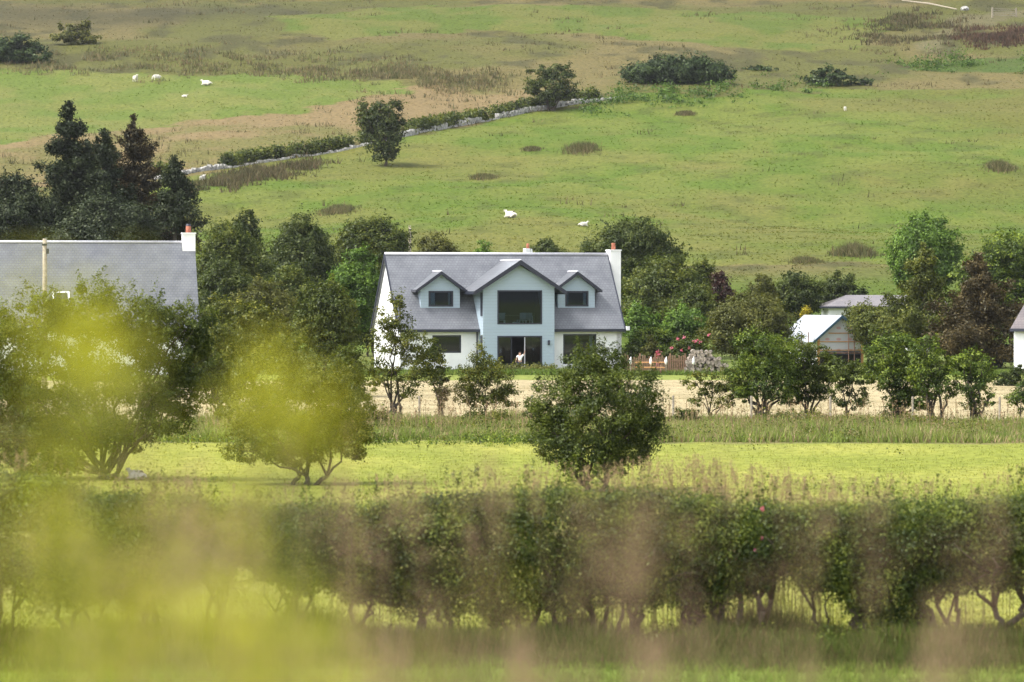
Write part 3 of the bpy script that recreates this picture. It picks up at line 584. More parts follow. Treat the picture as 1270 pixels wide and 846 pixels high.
bush("shrub", "low blue green shrub against the right corner of the house", 240, 768, 802, 424, 'densedark', 4, leaf=.14)
bush("shrub", "yellowish upright shrub rising behind the picket fence", 239, 796, 822, 418, 'olive', 4, leaf=.14)
bush("flowering_shrub", "low shrub covered in pink flowers behind the picket fence", 237, 809, 825, 434, 'pink', 4, leaf=.12)
rh = bush("rhododendron", "dark green rhododendron dotted with pink blooms behind the log pile", 236, 822, 886, 412, 'dense', 7, leaf=.14)
r_ = np.random.default_rng(4); rp = []
for i in range(9):
    c = np.array([r_.uniform(-1.3, 1.3), -1.0 + r_.uniform(-.3, .2), r_.uniform(.9, 2.2)]); rp.append(c + r_.normal(0, .05, (12, 3)))
rp = np.concatenate(rp); big("blossom", leafquads(rp, unit(r_.normal(0, 1, rp.shape) + np.array([0, -.6, .4])), .11, r_), M['pink'], rh)
bush("shrub", "mixed green shrubs hiding the wall of the hipped bungalow", 262, 1030, 1120, 376, 'larch', 7, leaf=.16)
bush("shrub", "golden yellow shrub peeping out left of the garage roof", 256, 988, 1010, 372, 'yellow', 3, leaf=.14)
bush("clipped_hedge", "dark box hedge at the right edge below the white cottage", 196, 1230, 1305, 453, 'densedark', 6, leaf=.13, cat='hedge', shoots=.05, depth=.2)
bush("bramble", "low bramble mound at the straw field's edge left of the far hawthorn row", 137, 826, 872, 505, 'dense', 4, leaf=.09, shoots=1)
for i, (a, b, yt_, lb) in enumerate([(420, 490, 505, "low nettles under the thin twiggy hawthorn"), (560, 650, 508, "low weeds under the young hawthorn before the bay"), (930, 1060, 512, "low weeds under the tangled hawthorns"), (690, 720, 520, "tuft of weeds left of the lone hawthorn"), (1080, 1180, 516, "low weeds under the yellow green hawthorn")]):
    bush("weeds", lb, 136 + i * .4, a, b, yt_, 'hawlight', 6, leaf=.08, cover=.6, shoots=1.6, cat='weeds')
bush("garden_bush", "leafy garden border below the blue bay doors", 229, 596, 700, 452, 'olive', 9, leaf=.12, cover=.7, shoots=1.2, depth=.1, cat='plants')
bush("garden_bush", "leafy garden border below the left ground floor window", 229, 540, 585, 455, 'dense', 5, leaf=.12, cover=.7, depth=.15, cat='plants')
# --- hill trees and shrubs
hx, hD, hz = ground(478, 206)
tree("sycamore_tree", "dark green round topped tree standing alone beside the stone wall", hD, 440, 503, 124, 194, 'densedark', 1, px=478, leaf=.3, r0=.22,
     lobes=[(458, 138, 18, 12, 0), (482, 136, 18, 11, 0), (470, 150, 26, 14, 0), (474, 160, 22, 14, 0), (480, 148, 16, 12, 0), (474, 172, 26, 18, 0), (490, 160, 12, 16, 0), (476, 188, 20, 10, 0)])
hx, hD, hz = ground(684, 137)
tree("ash_tree", "wind shaped grey green tree on several stems beside the upper wall", hD, 648, 718, 78, 128, 'densedark', 4, px=684, leaf=.3, r0=.2, cover=.75,
     lobes=[(668, 95, 18, 12, 0), (694, 92, 17, 12, 0), (682, 108, 26, 14, 0), (702, 108, 14, 11, 0), (664, 110, 12, 10, 0), (684, 122, 18, 10, 0), (684, 87, 14, 8, 0)])
bush("gorse_bush", "large dark green gorse dome on the moor above the right field", 0, 768, 910, 70, 'gorse', 11, leaf=.4, D_from=(840, 103), depth=.4, shoots=.8)
bush("gorse_bush", "smaller dark green gorse dome right of the large one", 0, 996, 1058, 84, 'gorse', 6, leaf=.4, D_from=(1028, 106), depth=.4)
bush("gorse_bush", "low flat gorse patch trailing from the smaller dome", 0, 1050, 1088, 97, 'gorse', 4, leaf=.35, D_from=(1070, 106), depth=.4)
bush("gorse_bush", "very low green gorse patch between the two gorse domes", 0, 918, 965, 82, 'gorse', 5, leaf=.35, D_from=(940, 87), depth=.4)
bush("willow_bush", "round grey green bush high on the left hillside", 0, 66, 122, 24, 'olive', 6, leaf=.4, D_from=(92, 55), depth=.5)
bush("gorse_bush", "dark gorse clump cut by the left edge of the photo", 0, -20, 60, 42, 'gorse', 7, leaf=.4, D_from=(25, 78), depth=.5)
for (px, py, wpx, hpx, lb) in [(722, 186, 56, 15, "broad brown rush clump in the middle of the right field"), (601, 221, 40, 11, "single brown rush clump near the lone tree's field"), (1060, 316, 60, 26, "tall reddish rush clump above the hipped roof"), (1000, 325, 46, 12, "pale rush clump left of the tall reddish one"), (1240, 208, 46, 16, "dark rush clump at the far right of the hill field"), (850, 142, 32, 8, "small rush clump beside the tiny white bird"), (660, 186, 32, 8, "small rush clump left of the broad brown one"), (420, 262, 60, 12, "low rush band above the dark valley trees"), (280, 225, 40, 14, "brown grass clump at the lower end of the stone wall")]:
    x, D, z = ground(px, py); n = int(wpx * (6 if wpx > 35 else 10)); hw = wpx / 2 / FPX * D
    u = rng.normal(0, .42 if wpx > 35 else .28, n); P = np.c_[u * hw, rng.normal(0, hw * (.8 if wpx > 35 else .35), n), np.zeros(n)]; P[:, 2] = zt(x + P[:, 0], D + P[:, 1]) - z - .05
    hh = hpx / FPX * D * .62 * np.exp(-u * u * 1.2); V, cc = blades(P, hh, .1, lerp(C(.07, .085, .03), C(.17, .14, .07), rng.random(n)), 4, .3)
    tag(big("rush_clump", V, M['blade'], cols=cc, n=3), lb, "rushes").location = (x, D, z)
# ------------------------------------------------------------------ stone wall and its hedge on the hill
W = np.array([ground(a, b) for a, b in WALLPX]); seg = np.linalg.norm(np.diff(W[:, :2], axis=0), axis=1); cum = np.r_[0, np.cumsum(seg)]
def along(s):
    return np.c_[np.interp(s, cum, W[:, 0]), np.interp(s, cum, W[:, 1])]
r = np.random.default_rng(77); mb = MB(); s = 0
o0 = W[0]
while s < cum[-1]:
    p = along(np.array([s]))[0]; q = along(np.array([s + .5]))[0]; d = q - p; d /= np.linalg.norm(d); nrm = np.array([-d[1], d[0]])
    H = .6 * (.6 + .5 * float(fbm(np.array([s / 7]), np.array([2.]), 2)[0])); zz = 0; gap = float(vnoise(np.array([s / 5.]), np.array([9.]))[0])
    if gap < .4: H *= .3
    while zz < H:
        h_ = r.uniform(.16, .34); l_ = r.uniform(.3, .6); c = np.array([p[0], p[1]]) + d * r.uniform(-.2, .2); z0 = float(zt(*c)) - .1 + zz
        k = [(c + d * sx * l_ * r.uniform(.4, .6) + nrm * sy * .3 * r.uniform(.8, 1.15)) for sx, sy in ((-1, -1), (1, -1), (1, 1), (-1, 1))]
        vs = [(k_[0] - o0[0], k_[1] - o0[1], z0 - o0[2] + r.uniform(-.04, .04)) for k_ in k] + [(k_[0] - o0[0], k_[1] - o0[1], z0 + h_ - o0[2] + r.uniform(-.05, .05)) for k_ in k]
        mb.add(vs, [(0,3,2,1),(4,5,6,7),(0,1,5,4),(1,2,6,5),(2,3,7,6),(3,0,4,7)]); zz += h_ * .9
    s += .5
o = mb.build("stone_wall", M['stone']); o.location = tuple(o0); tag(o, "low tumbled dry stone wall running diagonally up the hillside", "wall")
ns = 3200; s = r.uniform(0, cum[-1] * .99, ns); s = s[fbm(s / 9, s * 0 + 5, 2) > .36]; p = along(s); n0 = np.array([-.3, 1.0])
Pc = np.repeat(np.c_[p + n0 * 1.2 + r.normal(0, .35, p.shape), zt(p[:, 0], p[:, 1]) + r.uniform(.1, 1.5, len(s))], 14, 0); Pc += r.normal(0, .28, Pc.shape)
o = big("hedge", leafquads(Pc - o0, unit(r.normal(0, .6, Pc.shape) + np.array([0, -.3, .6])), .34, r), M['dense']); o.location = tuple(o0); tag(o, "dark green hedge growing along the far side of the hill wall", "hedge")
# ------------------------------------------------------------------ near trimmed hedge
hy = 52.0; r = np.random.default_rng(55)
hedge = empty("hedge", (0, hy, 0), "long trimmed hawthorn hedge with bare trunks across the foreground", "hedge")
tx = np.array([-60, 20, 100, 160, 215, 268, 322, 372, 432, 492, 548, 600, 650, 705, 740, 800, 850, 902, 945, 1010, 1062, 1088, 1132, 1165, 1200, 1255, 1320]); tx = (tx + r.normal(0, 9, len(tx)) - PCX) / FPX * hy
def htop(x): return 2.02 + .1 * np.sin(x * .9 + 1) + .22 * (fbm(x * .8, x * 0 + 3, 3) - .5) + .33 * smooth(-5.6, -7.2, x) * 0 + .3 * (1 - smooth(-7.0, -5.2, x))
def hbot(x):
    d = np.min(np.abs(x[:, None] - tx[None]), axis=1); return .54 + .36 * np.clip(d / .35, 0, 1) * fbm(x * 1.7, x * 0 + 8, 2) + 1.0 * (fbm(x * .8 + 5, x * 0, 2) - .5)
nc = 8200; x = r.uniform(-9.6, 9.6, nc); u = r.random(nc) ** .9; b_ = hbot(x); t_ = htop(x) - .05; z = b_ + (t_ - b_) * u
half = .62 * (.5 + .5 * np.sin(np.clip(u, .05, 1) * math.pi * .75)); y = np.where(r.random(nc) < .62, -half * r.uniform(.6, 1.12, nc), r.uniform(-1, 1, nc) * half)
per = 60; off = r.normal(0, 1, (nc * per, 3)); off = off / (1 + .35 * np.linalg.norm(off, axis=1, keepdims=True)) * 1.5; cs = np.repeat(r.uniform(.06, .14, nc), per)
P = np.repeat(np.c_[x, y, z], per, 0) + off * cs[:, None] * np.array([1.25, 1, .6]); out = off * .35 + np.repeat(np.c_[np.zeros(nc), np.sign(y) * .35, u * .3], per, 0)
P[:, 2] = np.minimum(P[:, 2], htop(P[:, 0]) + .04 + r.exponential(.045, len(P)))
foliage = leafquads(P, unit(out + np.array([0, 0, .4]) + r.normal(0, .42, P.shape)), .04, r)
ns = 170; sx = r.uniform(-9.6, 9.6, ns); L_ = r.uniform(.12, .4, ns); t = r.random((ns, 22)); dx = r.normal(0, .25, ns); dy = r.normal(0, .25, ns)      # untrimmed shoots
Q = np.stack([sx[:, None] + dx[:, None] * t * L_[:, None], r.uniform(-.5, .5, ns)[:, None] + dy[:, None] * t * L_[:, None], htop(sx)[:, None] + t * L_[:, None]], -1).reshape(-1, 3) + r.normal(0, .02, (ns * 22, 3))
foliage = np.concatenate([foliage, leafquads(Q, unit(r.normal(0, 1, Q.shape)), .04, r)])
big("foliage", foliage, M['hedge'], hedge)
for xx in tx:
    mb = MB(); k = int(r.integers(2, 5))
    for q in range(k):
        bx = xx + r.normal(0, .08); f = (bx + r.normal(0, .16), r.normal(0, .12), r.uniform(.4, .7)); r0 = r.uniform(.02, .06)
        pts = limb(mb, (bx, r.normal(0, .06), -.1), f, r0, r0 * .7, r, .16, 5, 7)
        for j in range(3):
            e = (f[0] + r.normal(0, .38), r.normal(0, .3), r.uniform(.9, 1.75)); p2 = limb(mb, f, e, r0 * .6, r0 * .2, r, .14, 4, 5)
            for g in range(2): limb(mb, p2[2], (e[0] + r.normal(0, .3), e[1] + r.normal(0, .2), e[2] + r.uniform(-.35, .3)), r0 * .25, .004, r, .12, 3, 4)
    mb.build("trunk", M['barkpale'] if r.random() < .4 else M['bark'], hedge, True)
# pink dog roses in the hedge
for i, (px, py) in enumerate([(946, 632), (944, 668), (938, 682)]):
    rp = np.array([gx(px, 51.3), 51.3 - hy, gz(py, 51.3)]) + r.normal(0, .012, (16, 3)); big("rose_flower", leafquads(rp, unit(r.normal(0, .5, rp.shape) + np.array([0, -1, .3])), .035, r), M['pink'], hedge)
def weedcol(x, y): return np.where((rng.random(len(x)) > .8)[:, None], C(.15, .12, .055), lerp(C(.045, .07, .015), C(.1, .13, .028), fbm(x / 1.3, y, 2)))
grass("hedge_bottom_grass", "rank grass and weeds along the foot of the near hedge", 19000, 48.3, 52.4, .4, .022, 7, .1, weedcol, lambda x, y: (.15 + 1.8 * fbm(x / .9, y * 2, 3) ** 1.6) * (.35 + .65 * smooth(48.2, 50.5, y)))
# tall seeding grass
def seed_grass(name, label, X_, Y_, Zb, Ztop, head, spk, stemw, nspk, colr, lean=.08, r=rng, mat=None):
    n = len(X_); Hh = Ztop - Zb; dx = r.normal(0, lean, n) * Hh; dy = r.normal(0, lean, n) * Hh
    base = np.c_[X_ - dx, Y_ - dy, Zb]; tip = np.c_[X_, Y_, Ztop]; mid = base + (tip - base) * .6 - np.c_[dx * .18, dy * .18, np.zeros(n)]
    a = r.uniform(0, math.pi, n); wv = np.c_[np.cos(a), np.sin(a) * .5, np.zeros(n)] * stemw * .5
    V = [np.stack([base - wv, base + wv, mid + wv, mid - wv], 1), np.stack([mid - wv, mid + wv, tip + wv * .5, tip - wv * .5], 1)]
    cs = colr(n); c = [cs * .8 + C(.02, .05, 0), cs * .9]
    t = r.random((n, nspk)); hl = (head * r.uniform(.6, 1.3, n))[:, None]; dirv = unit(tip - mid)
    wid = hl * .13 * np.sin(np.clip(t, .05, 1) * math.pi) ** .6
    P = tip[:, None] - dirv[:, None] * (t * hl)[..., None] + r.normal(0, 1, (n, nspk, 3)) * np.minimum(wid, .05)[..., None]
    P = P.reshape(-1, 3); V.append(leafquads(P, unit(r.normal(0, 1, P.shape)), spk, r, .45)); c.append(np.repeat(cs, nspk, 0) * r.uniform(.75, 1.3, (n * nspk, 1)))
    return tag(big(name, np.concatenate(V), mat or M['blade'], cols=np.clip(np.concatenate(c), .01, .8)), label, None, None, "stuff")
pinkc = lambda n: lerp(C(.25, .2, .1), C(.32, .22, .13), rng.random(n)) * rng.uniform(.8, 1.2, (n, 1))
n = 900; xx = np.concatenate([rng.normal(2.9, 1.1, 420), rng.uniform(-7.5, 8, n - 420)]); yy = 52.2 + rng.uniform(0, 1.2, n)
seed_grass("seeding_grass", "tall seeding grass standing up through the top of the near hedge", xx, yy, np.zeros(n), htop(xx) + rng.uniform(-.1, .5, n) * (.55 + .45 * np.exp(-((xx - 2.9) / 1.4) ** 2)), .2, .028, .008, 26, pinkc, .07)
n = 1500; xx, yy = frame_pts(n, 123, 139); seed_grass("seeding_grass", "brown seed heads over the rough strip between the fields", xx, yy, zt(xx, yy), zt(xx, yy) + rng.uniform(.5, 1.05, n), .18, .06, .015, 10, pinkc, .08)
# ------------------------------------------------------------------ main house
TH = R(14.5)
HD = 236.6
hxl = gx(440 + 198 / 3.53, HD)
house = empty("house", (hxl, HD, 0), "white house with grey slate roof, pale blue central bay and two dormers", "house", rz=TH)
EY, EZ, RY, RZ_ = -.32, 2.45, 3.7, 7.15; SL = (RZ_ - EZ) / (RY - EY); LEN = 14.2; DEP = 7.4
def ry(z): return EY + (z - EZ) / SL
nr = Vector((0, -SL, 1)).normalized()
def slope(mb, pts, t=.14):
    mb.prism([(x, ry(z), z) for x, z in pts], -nr * t)
def wall_open(mb, x0, x1, z0, z1, ops, y0, y1):
    """wall from x0..x1 with rectangular openings, thickness y0..y1, as butted blocks"""
    ops = sorted(ops); cx = x0
    for a, b, c, d in ops:
        if a > cx: mb.box(cx, a, y0, y1, z0, z1)
        if c > z0: mb.box(a, b, y0, y1, z0, c)
        if d < z1: mb.box(a, b, y0, y1, d, z1)
        cx = b
    if cx < x1: mb.box(cx, x1, y0, y1, z0, z1)
BX0, BX1, BP = 5.0, 9.55, -1.13
mb = MB()
wall_open(mb, 0, BX0, -.3, 2.62, [(2.05, 3.88, 1.02, 2.12)], 0, .3); wall_open(mb, BX1, LEN, -.3, 2.62, [(10.42, 12.57, .3, 2.17)], 0, .3)
mb.box(.3, LEN - .3, DEP - .3, DEP, -.3, 2.6)
gp = [(0, -.3), (DEP, -.3), (DEP, 2.5), (RY, 6.9), (0, 2.62)]
mb.prism([(0.001, a, b) for a, b in gp if True], (.298, 0, 0)); mb.prism([(LEN - .299, a, b) for a, b in gp], (.298, 0, 0))
wl = mb.build("wall", M['render'], house)
mb = MB()
slope(mb, [(-.12, EZ), (1.5, EZ), (1.5, RZ_), (-.12, RZ_)]); slope(mb, [(4.0, EZ), (BX0 - .001, EZ), (BX0 - .001, RZ_), (4.0, RZ_)])
slope(mb, [(1.5, EZ), (4.0, EZ), (4.0, 3.8), (1.5, 3.8)]); slope(mb, [(1.5, 5.0), (2.75, 5.9), (4.0, 5.0), (4.0, RZ_), (1.5, RZ_)])
slope(mb, [(BX0, 5.0), (7.275, 6.55), (BX1, 5.0), (BX1, RZ_), (BX0, RZ_)])
slope(mb, [(BX1 + .001, EZ), (10.3, EZ), (10.3, RZ_), (BX1 + .001, RZ_)]); slope(mb, [(12.7, EZ), (LEN + .12, EZ), (LEN + .12, RZ_), (12.7, RZ_)])
slope(mb, [(10.3, EZ), (12.7, EZ), (12.7, 3.8), (10.3, 3.8)]); slope(mb, [(10.3, 5.0), (11.5, 5.9), (12.7, 5.0), (12.7, RZ_), (10.3, RZ_)])
mb.prism([(-.12, RY, RZ_), (LEN + .12, RY, RZ_), (LEN + .12, 2 * RY - EY, EZ), (-.12, 2 * RY - EY, EZ)], (0, -.1, -.13))
roof = mb.build("roof", M['slateX'], house)
mb = MB(); mb.tube([(-.14, RY, RZ_ + .03), (LEN + .14, RY, RZ_ + .03)], [.1, .1], 8); mb.build("ridge_tiles", M['ridge'], roof, True)
mb = MB()
mb.box(-.12, BX0 - .005, EY - .09, EY - .001, EZ - .14, EZ + .04); mb.box(0.02, BX0 - .01, EY + .002, -.002, EZ - .12, EZ - .06); mb.build("fascia", M['navy'], house); mb = MB(); mb.box(BX1 + .01, LEN - .02, EY + .002, -.002, EZ - .12, EZ - .06); mb.box(BX1 + .005, LEN + .12, EY - .09, EY - .001, EZ - .14, EZ + .04)
mb.build("fascia", M['navy'], house); mb = MB()
for xx in (-.2, LEN + .125):
    mb = MB()
    mb.prism([(xx, EY, EZ - .2), (xx, RY, RZ_ - .2), (xx, RY, RZ_ + .03), (xx, EY, EZ + .03)], (.075, 0, 0)); mb.prism([(xx, 2*RY-EY, EZ - .2), (xx, RY, RZ_ - .2), (xx, RY, RZ_ + .03), (xx, 2*RY-EY, EZ + .03)], (.075, 0, 0))
    mb.build("barge_board", M['navy'], house)
mb = MB(); mb.tube([(BX0 - .12, -.06, -.1), (BX0 - .12, -.06, EZ - .15)], [.045, .045], 8); mb.build("downpipe", M['navy'], house, True)
mb = MB(); mb.box(LEN + .22, LEN + .42, EY - .1, EY + .15, EZ - .05, EZ + .2); mb.build("gutter_box", M['white'], house)
mb = MB(); mb.box(LEN + .205, LEN + .9, 3.25, 4.25, -.3, 7.4); mb.box(LEN + .003, LEN + .202, 3.3, 4.2, -.3, 6.4); mb.box(LEN + .17, LEN + .94, 3.2, 4.3, 7.402, 7.48); chim = mb.build("chimney", M['render'], house)
mb = MB(); mb.tube([(LEN + .55, 3.75, 7.47), (LEN + .55, 3.75, 7.82), (LEN + .55, 3.75, 7.9)], [.14, .12, .14], 12); mb.build("chimney_pot", M['pot'], chim, True)
# bay
mb = MB(); UP = (5.9, 8.76, 2.79, 4.9); LO = (5.9, 8.76, .07, 2.08); BE = 4.92
wall_open(mb, BX0, BX1, -.3, 2.45, [LO], BP, BP + .25); wall_open(mb, BX0, BX1, 2.45, 4.95, [UP], BP, BP + .25)
bh = (BX1 - BX0) / 2; apx = BX0 + bh; PB = 1.82 / (bh + .62)
mb.prism([(BX0, BP, 4.95), (BX1, BP, 4.95), (BX1, BP, 4.95 + .2), (apx, BP, 4.95 + .2 + bh * PB * .92), (BX0, BP, 4.95 + .2)], (0, .25, 0))
for xx in (BX0, BX1 - .22):
    mb.box(xx, xx + .22, BP + .251, 0.3, -.3, 5.0); mb.prism([(xx, .3, -.3 + 2.6), (xx, 2.0, 4.6), (xx, 2.0, 5.0), (xx, .3, 5.0)], (.22, 0, 0))
bay = mb.build("bay", M['clad'], house)
def gable_roof(par, x0, x1, oh, z_e, z_r, yf, yb, mat, th=.13, fas=.22):
    xm = (x0 + x1) / 2; m1 = MB()
    for s_ in (-1, 1):
        xe = xm + s_ * ((x1 - x0) / 2 + oh); m1.prism([(xe, yf, z_e), (xm, yf, z_r), (xm, yb, z_r), (xe, yb, z_e)], (0, 0, -th))
    o1 = m1.build("bay_roof" if par.name.startswith("bay") else "dormer_roof", mat, par); m2 = MB()
    for s_ in (-1, 1):
        xe = xm + s_ * ((x1 - x0) / 2 + oh + .03); m2.prism([(xe, yf - .06, z_e + .02), (xm, yf - .06, z_r + .03), (xm, yf - .06, z_r + .03 - fas * 1.15), (xe, yf - .06, z_e + .02 - fas)], (0, .058, 0))
        m2.box(min(xe, xe + s_ * .07), max(xe, xe + s_ * .07), yf - .05, ry(z_e) + .0, z_e - fas * .75, z_e + .0)
    m2.build("barge_board", M['navy'], par); m3 = MB(); m3.tube([(xm, yf - .02, z_r + .02), (xm, yb, z_r + .02)], [.07, .07], 6); m3.build("ridge_tiles", M['ridge'], par, True)
gable_roof(bay, BX0, BX1, .62, BE - .08, 6.74, BP - .42, 3.5, M['slateY'], fas=.26)
# dormers
DY = ry(3.8)
def dormer(x0, x1, lb):
    m1 = MB(); zw = 4.98; wx0, wx1 = x0 + (x1 - x0) * .2, x1 - (x1 - x0) * .17; wz = (3.88, 4.86)
    wall_open(m1, x0, x1, 3.7, zw, [(wx0, wx1, wz[0], wz[1])], DY, DY + .2)
    xm = (x0 + x1) / 2; m1.prism([(x0, DY, zw), (x1, DY, zw), (xm, DY, 5.9)], (0, .2, 0))
    for a in (x0, x1 - .15): m1.prism([(a, DY + .201, 3.95), (a, ry(4.95) + .1, 4.98), (a, DY + .201, 4.98)], (.15, 0, 0))
    d = m1.build("dormer", M['clad'], house); gable_roof(d, x0, x1, .3, 4.93, 6.05, DY - .32, ry(6.05) + .2, M['slateY'], fas=.2)
    return wx0, wx1, wz[0], wz[1]
w1 = dormer(1.5, 4.0, 1); w2 = dormer(10.3, 12.7, 2)
def window(par, x0, x1, z0, z1, y, muls=(), fr=.09, sill=False, name="window"):
    m1 = MB(); m1.box(x0 + .002, x1 - .002, y, y + .1, z0 + .002, z0 + fr); m1.box(x0 + .002, x1 - .002, y, y + .1, z1 - fr, z1 - .002)
    m1.box(x0 + .002, x0 + fr, y, y + .1, z0 + fr, z1 - fr); m1.box(x1 - fr, x1 - .002, y, y + .1, z0 + fr, z1 - fr)
    for q in muls: m1.box(q - .04, q + .04, y + .003, y + .098, z0 + fr, z1 - fr)
    o1 = m1.build(name, M['navy'], par); m2 = MB(); m2.box(x0 + fr, x1 - fr, y + .045, y + .058, z0 + fr, z1 - fr); m2.build("pane", M['glass'], o1); return o1
window(house, *UP, BP - .02); 
dw = window(house, LO[0], LO[1], LO[2], LO[3], BP - .02, (), name="patio_door")
# patio doors stand open in the middle third: replace the single pane by two fixed panes
for ch in list(dw.children): bpy.data.objects.remove(ch)
for a, b in ((5.99, 6.82), (7.68, 8.67)):
    m2 = MB(); m2.box(a, b, BP + .025, BP + .04, .16, 1.99); m2.build("pane", M['glass'], dw)
    m2 = MB(); m2.box(b - .05 if a < 6.5 else a - .05, b if a < 6.5 else a, BP + .003, BP + .075, .16, 1.99); m2.build("door_stile", M['navy'] if a < 6.5 else M['ridge'], dw)
window(house, 2.05, 3.88, 1.02, 2.12, .02); window(house, 10.42, 12.57, .3, 2.17, .02)
window(house, *w1, DY - .02, fr=.11); window(house, *w2, DY - .02, fr=.11)
for z0, z1 in ((3.3, 4.75), (.9, 2.1)):
    m1 = MB(); m1.box(BX0 - .03, BX0 - .003, BP + .12, BP + .6, z0, z1); m1.build("side_window", M['navy'], house)
mb = MB(); mb.box(9.12, 9.24, BP - .09, BP - .003, 1.5, 1.8); mb.tube([(9.18, BP - .09, 1.66), (9.18, BP - .16, 1.7)], [.05, .06], 8); mb.build("wall_lamp", M['navy'], house)
# rooms: floors, ceilings and partitions behind the windows
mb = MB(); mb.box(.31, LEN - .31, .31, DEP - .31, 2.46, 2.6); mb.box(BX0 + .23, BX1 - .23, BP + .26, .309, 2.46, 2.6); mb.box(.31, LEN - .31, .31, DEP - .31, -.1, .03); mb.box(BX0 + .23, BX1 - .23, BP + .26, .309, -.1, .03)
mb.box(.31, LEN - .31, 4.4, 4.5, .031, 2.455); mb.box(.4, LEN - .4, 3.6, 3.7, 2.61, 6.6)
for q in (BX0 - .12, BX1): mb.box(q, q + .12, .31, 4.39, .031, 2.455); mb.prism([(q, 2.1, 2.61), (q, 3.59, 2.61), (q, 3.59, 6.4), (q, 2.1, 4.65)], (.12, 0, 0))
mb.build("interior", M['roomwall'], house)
Mh = house.matrix_world.copy()
def hloc(x, y, z):
    c, s_ = math.cos(TH), math.sin(TH); return (hxl + x * c - y * s_, HD + x * s_ + y * c, z)
def chair_at(x, y, a, lb, first=[None]):
    if first[0] is None:
        t = empty("dining_chair", hloc(x, y, 2.6), lb, "chair", "dining chairs behind the big upper window", TH + a); m1 = MB()
        m1.box(-.22, .22, -.22, .22, .43, .47); m1.build("seat", M['curtain'], t); m1 = MB(); m1.prism([(-.2, .2, .5), (.2, .2, .5), (.22, .26, .9), (-.22, .26, .9)], (0, .03, 0)); m1.build("backrest", M['ridge'], t)
        for sx in (-1, 1):
            for sy in (-1, 1): m1 = MB(); m1.tube([(sx * .24, sy * .24, 0), (sx * .19, sy * .19, .43)], [.03, .035], 6); m1.build("leg", M['white'], t)
        first[0] = t; return t
    o = first[0].copy(); COL.objects.link(o); o.location = hloc(x, y, 2.6); o.rotation_euler = (0, 0, TH + a); o["label"] = lb
    for ch in first[0].children:
        c = ch.copy(); COL.objects.link(c); c.parent = o
    return o
chair_at(6.35, -.35, 3.0, "pale legged dining chair at the left end behind the big upper window")
chair_at(7.62, -.4, 3.3, "pale legged dining chair just right of the white box behind the upper window")
chair_at(8.15, -.3, 2.8, "pale legged dining chair nearest the right side of the big upper window")
t = empty("dining_table", hloc(7.4, .55, 2.6), "long dining table behind the chairs in the big upper window", "table", rz=TH); mb = MB(); mb.box(-1.2, 1.2, -.4, .4, .71, .75); mb.build("tabletop", M['greywood'], t)
for sx in (-1, 1):
    for sy in (-1, 1): mb = MB(); mb.box(sx * 1.1 - .03, sx * 1.1 + .03, sy * .32 - .03, sy * .32 + .03, 0, .709); mb.build("leg", M['white'], t)
mb = MB(); mb.box(-.22, .22, -.12, .12, 0, .34); o = mb.build("storage_box", M['white'], bevel=.03); o.location = hloc(7.2, -.72, 2.6); o.rotation_euler = (0, 0, TH); tag(o, "low white box on the floor behind the big upper window", "box")
def curtain(x, y, z0, z1, wd, lb):
    m1 = MB(); n_ = 14; pts = [(i / n_ * wd, .03 * math.sin(i * 1.9)) for i in range(n_ + 1)]
    for i in range(n_): m1.prism([(pts[i][0], pts[i][1], 0), (pts[i+1][0], pts[i+1][1], 0), (pts[i+1][0], pts[i+1][1], z1 - z0), (pts[i][0], pts[i][1], z1 - z0)], (0, .012, 0))
    o = m1.build("curtain", M['curtain']); o.location = hloc(x, y, z0); o.rotation_euler = (0, 0, TH); tag(o, lb, "curtain")
curtain(w1[0] + .15, DY + .12, 3.9, 4.85, .3, "pale curtain drawn aside in the left dormer window")
curtain(w1[1] - .3, DY + .12, 3.9, 4.85, .16, "narrow pale curtain at the right side of the left dormer window")
curtain(w2[1] - .32, DY + .12, 3.9, 4.85, .2, "pale curtain at the right side of the right dormer window")
curtain(w2[0] + .12, DY + .12, 3.9, 4.85, .12, "narrow pale curtain at the left side of the right dormer window")
curtain(12.2, .36, .35, 2.1, .25, "pale curtain hanging in the right ground floor window")
# ------------------------------------------------------------------ skinned figures
def skin(name, verts, edges, rad, mat, parent=None, sub=2):
    me = bpy.data.meshes.new(name); me.from_pydata(verts, edges, []); o = bpy.data.objects.new(name, me); COL.objects.link(o)
    m_ = o.modifiers.new("s", 'SKIN'); sv = me.skin_vertices[0].data
    for i, q in enumerate(rad): sv[i].radius = (q, q) if not isinstance(q, tuple) else q
    sv[0].use_root = True; o.modifiers.new("d", 'SUBSURF').levels = sub; o.modifiers["d"].render_levels = sub
    dg = bpy.context.evaluated_depsgraph_get(); me2 = bpy.data.meshes.new_from_object(o.evaluated_get(dg)); bpy.data.objects.remove(o)
    me2.name = name; me2.materials.clear(); me2.materials.append(mat); me2.polygons.foreach_set("use_smooth", [True] * len(me2.polygons))
    o = bpy.data.objects.new(name, me2); COL.objects.link(o)
    if parent: o.parent = parent
    return o
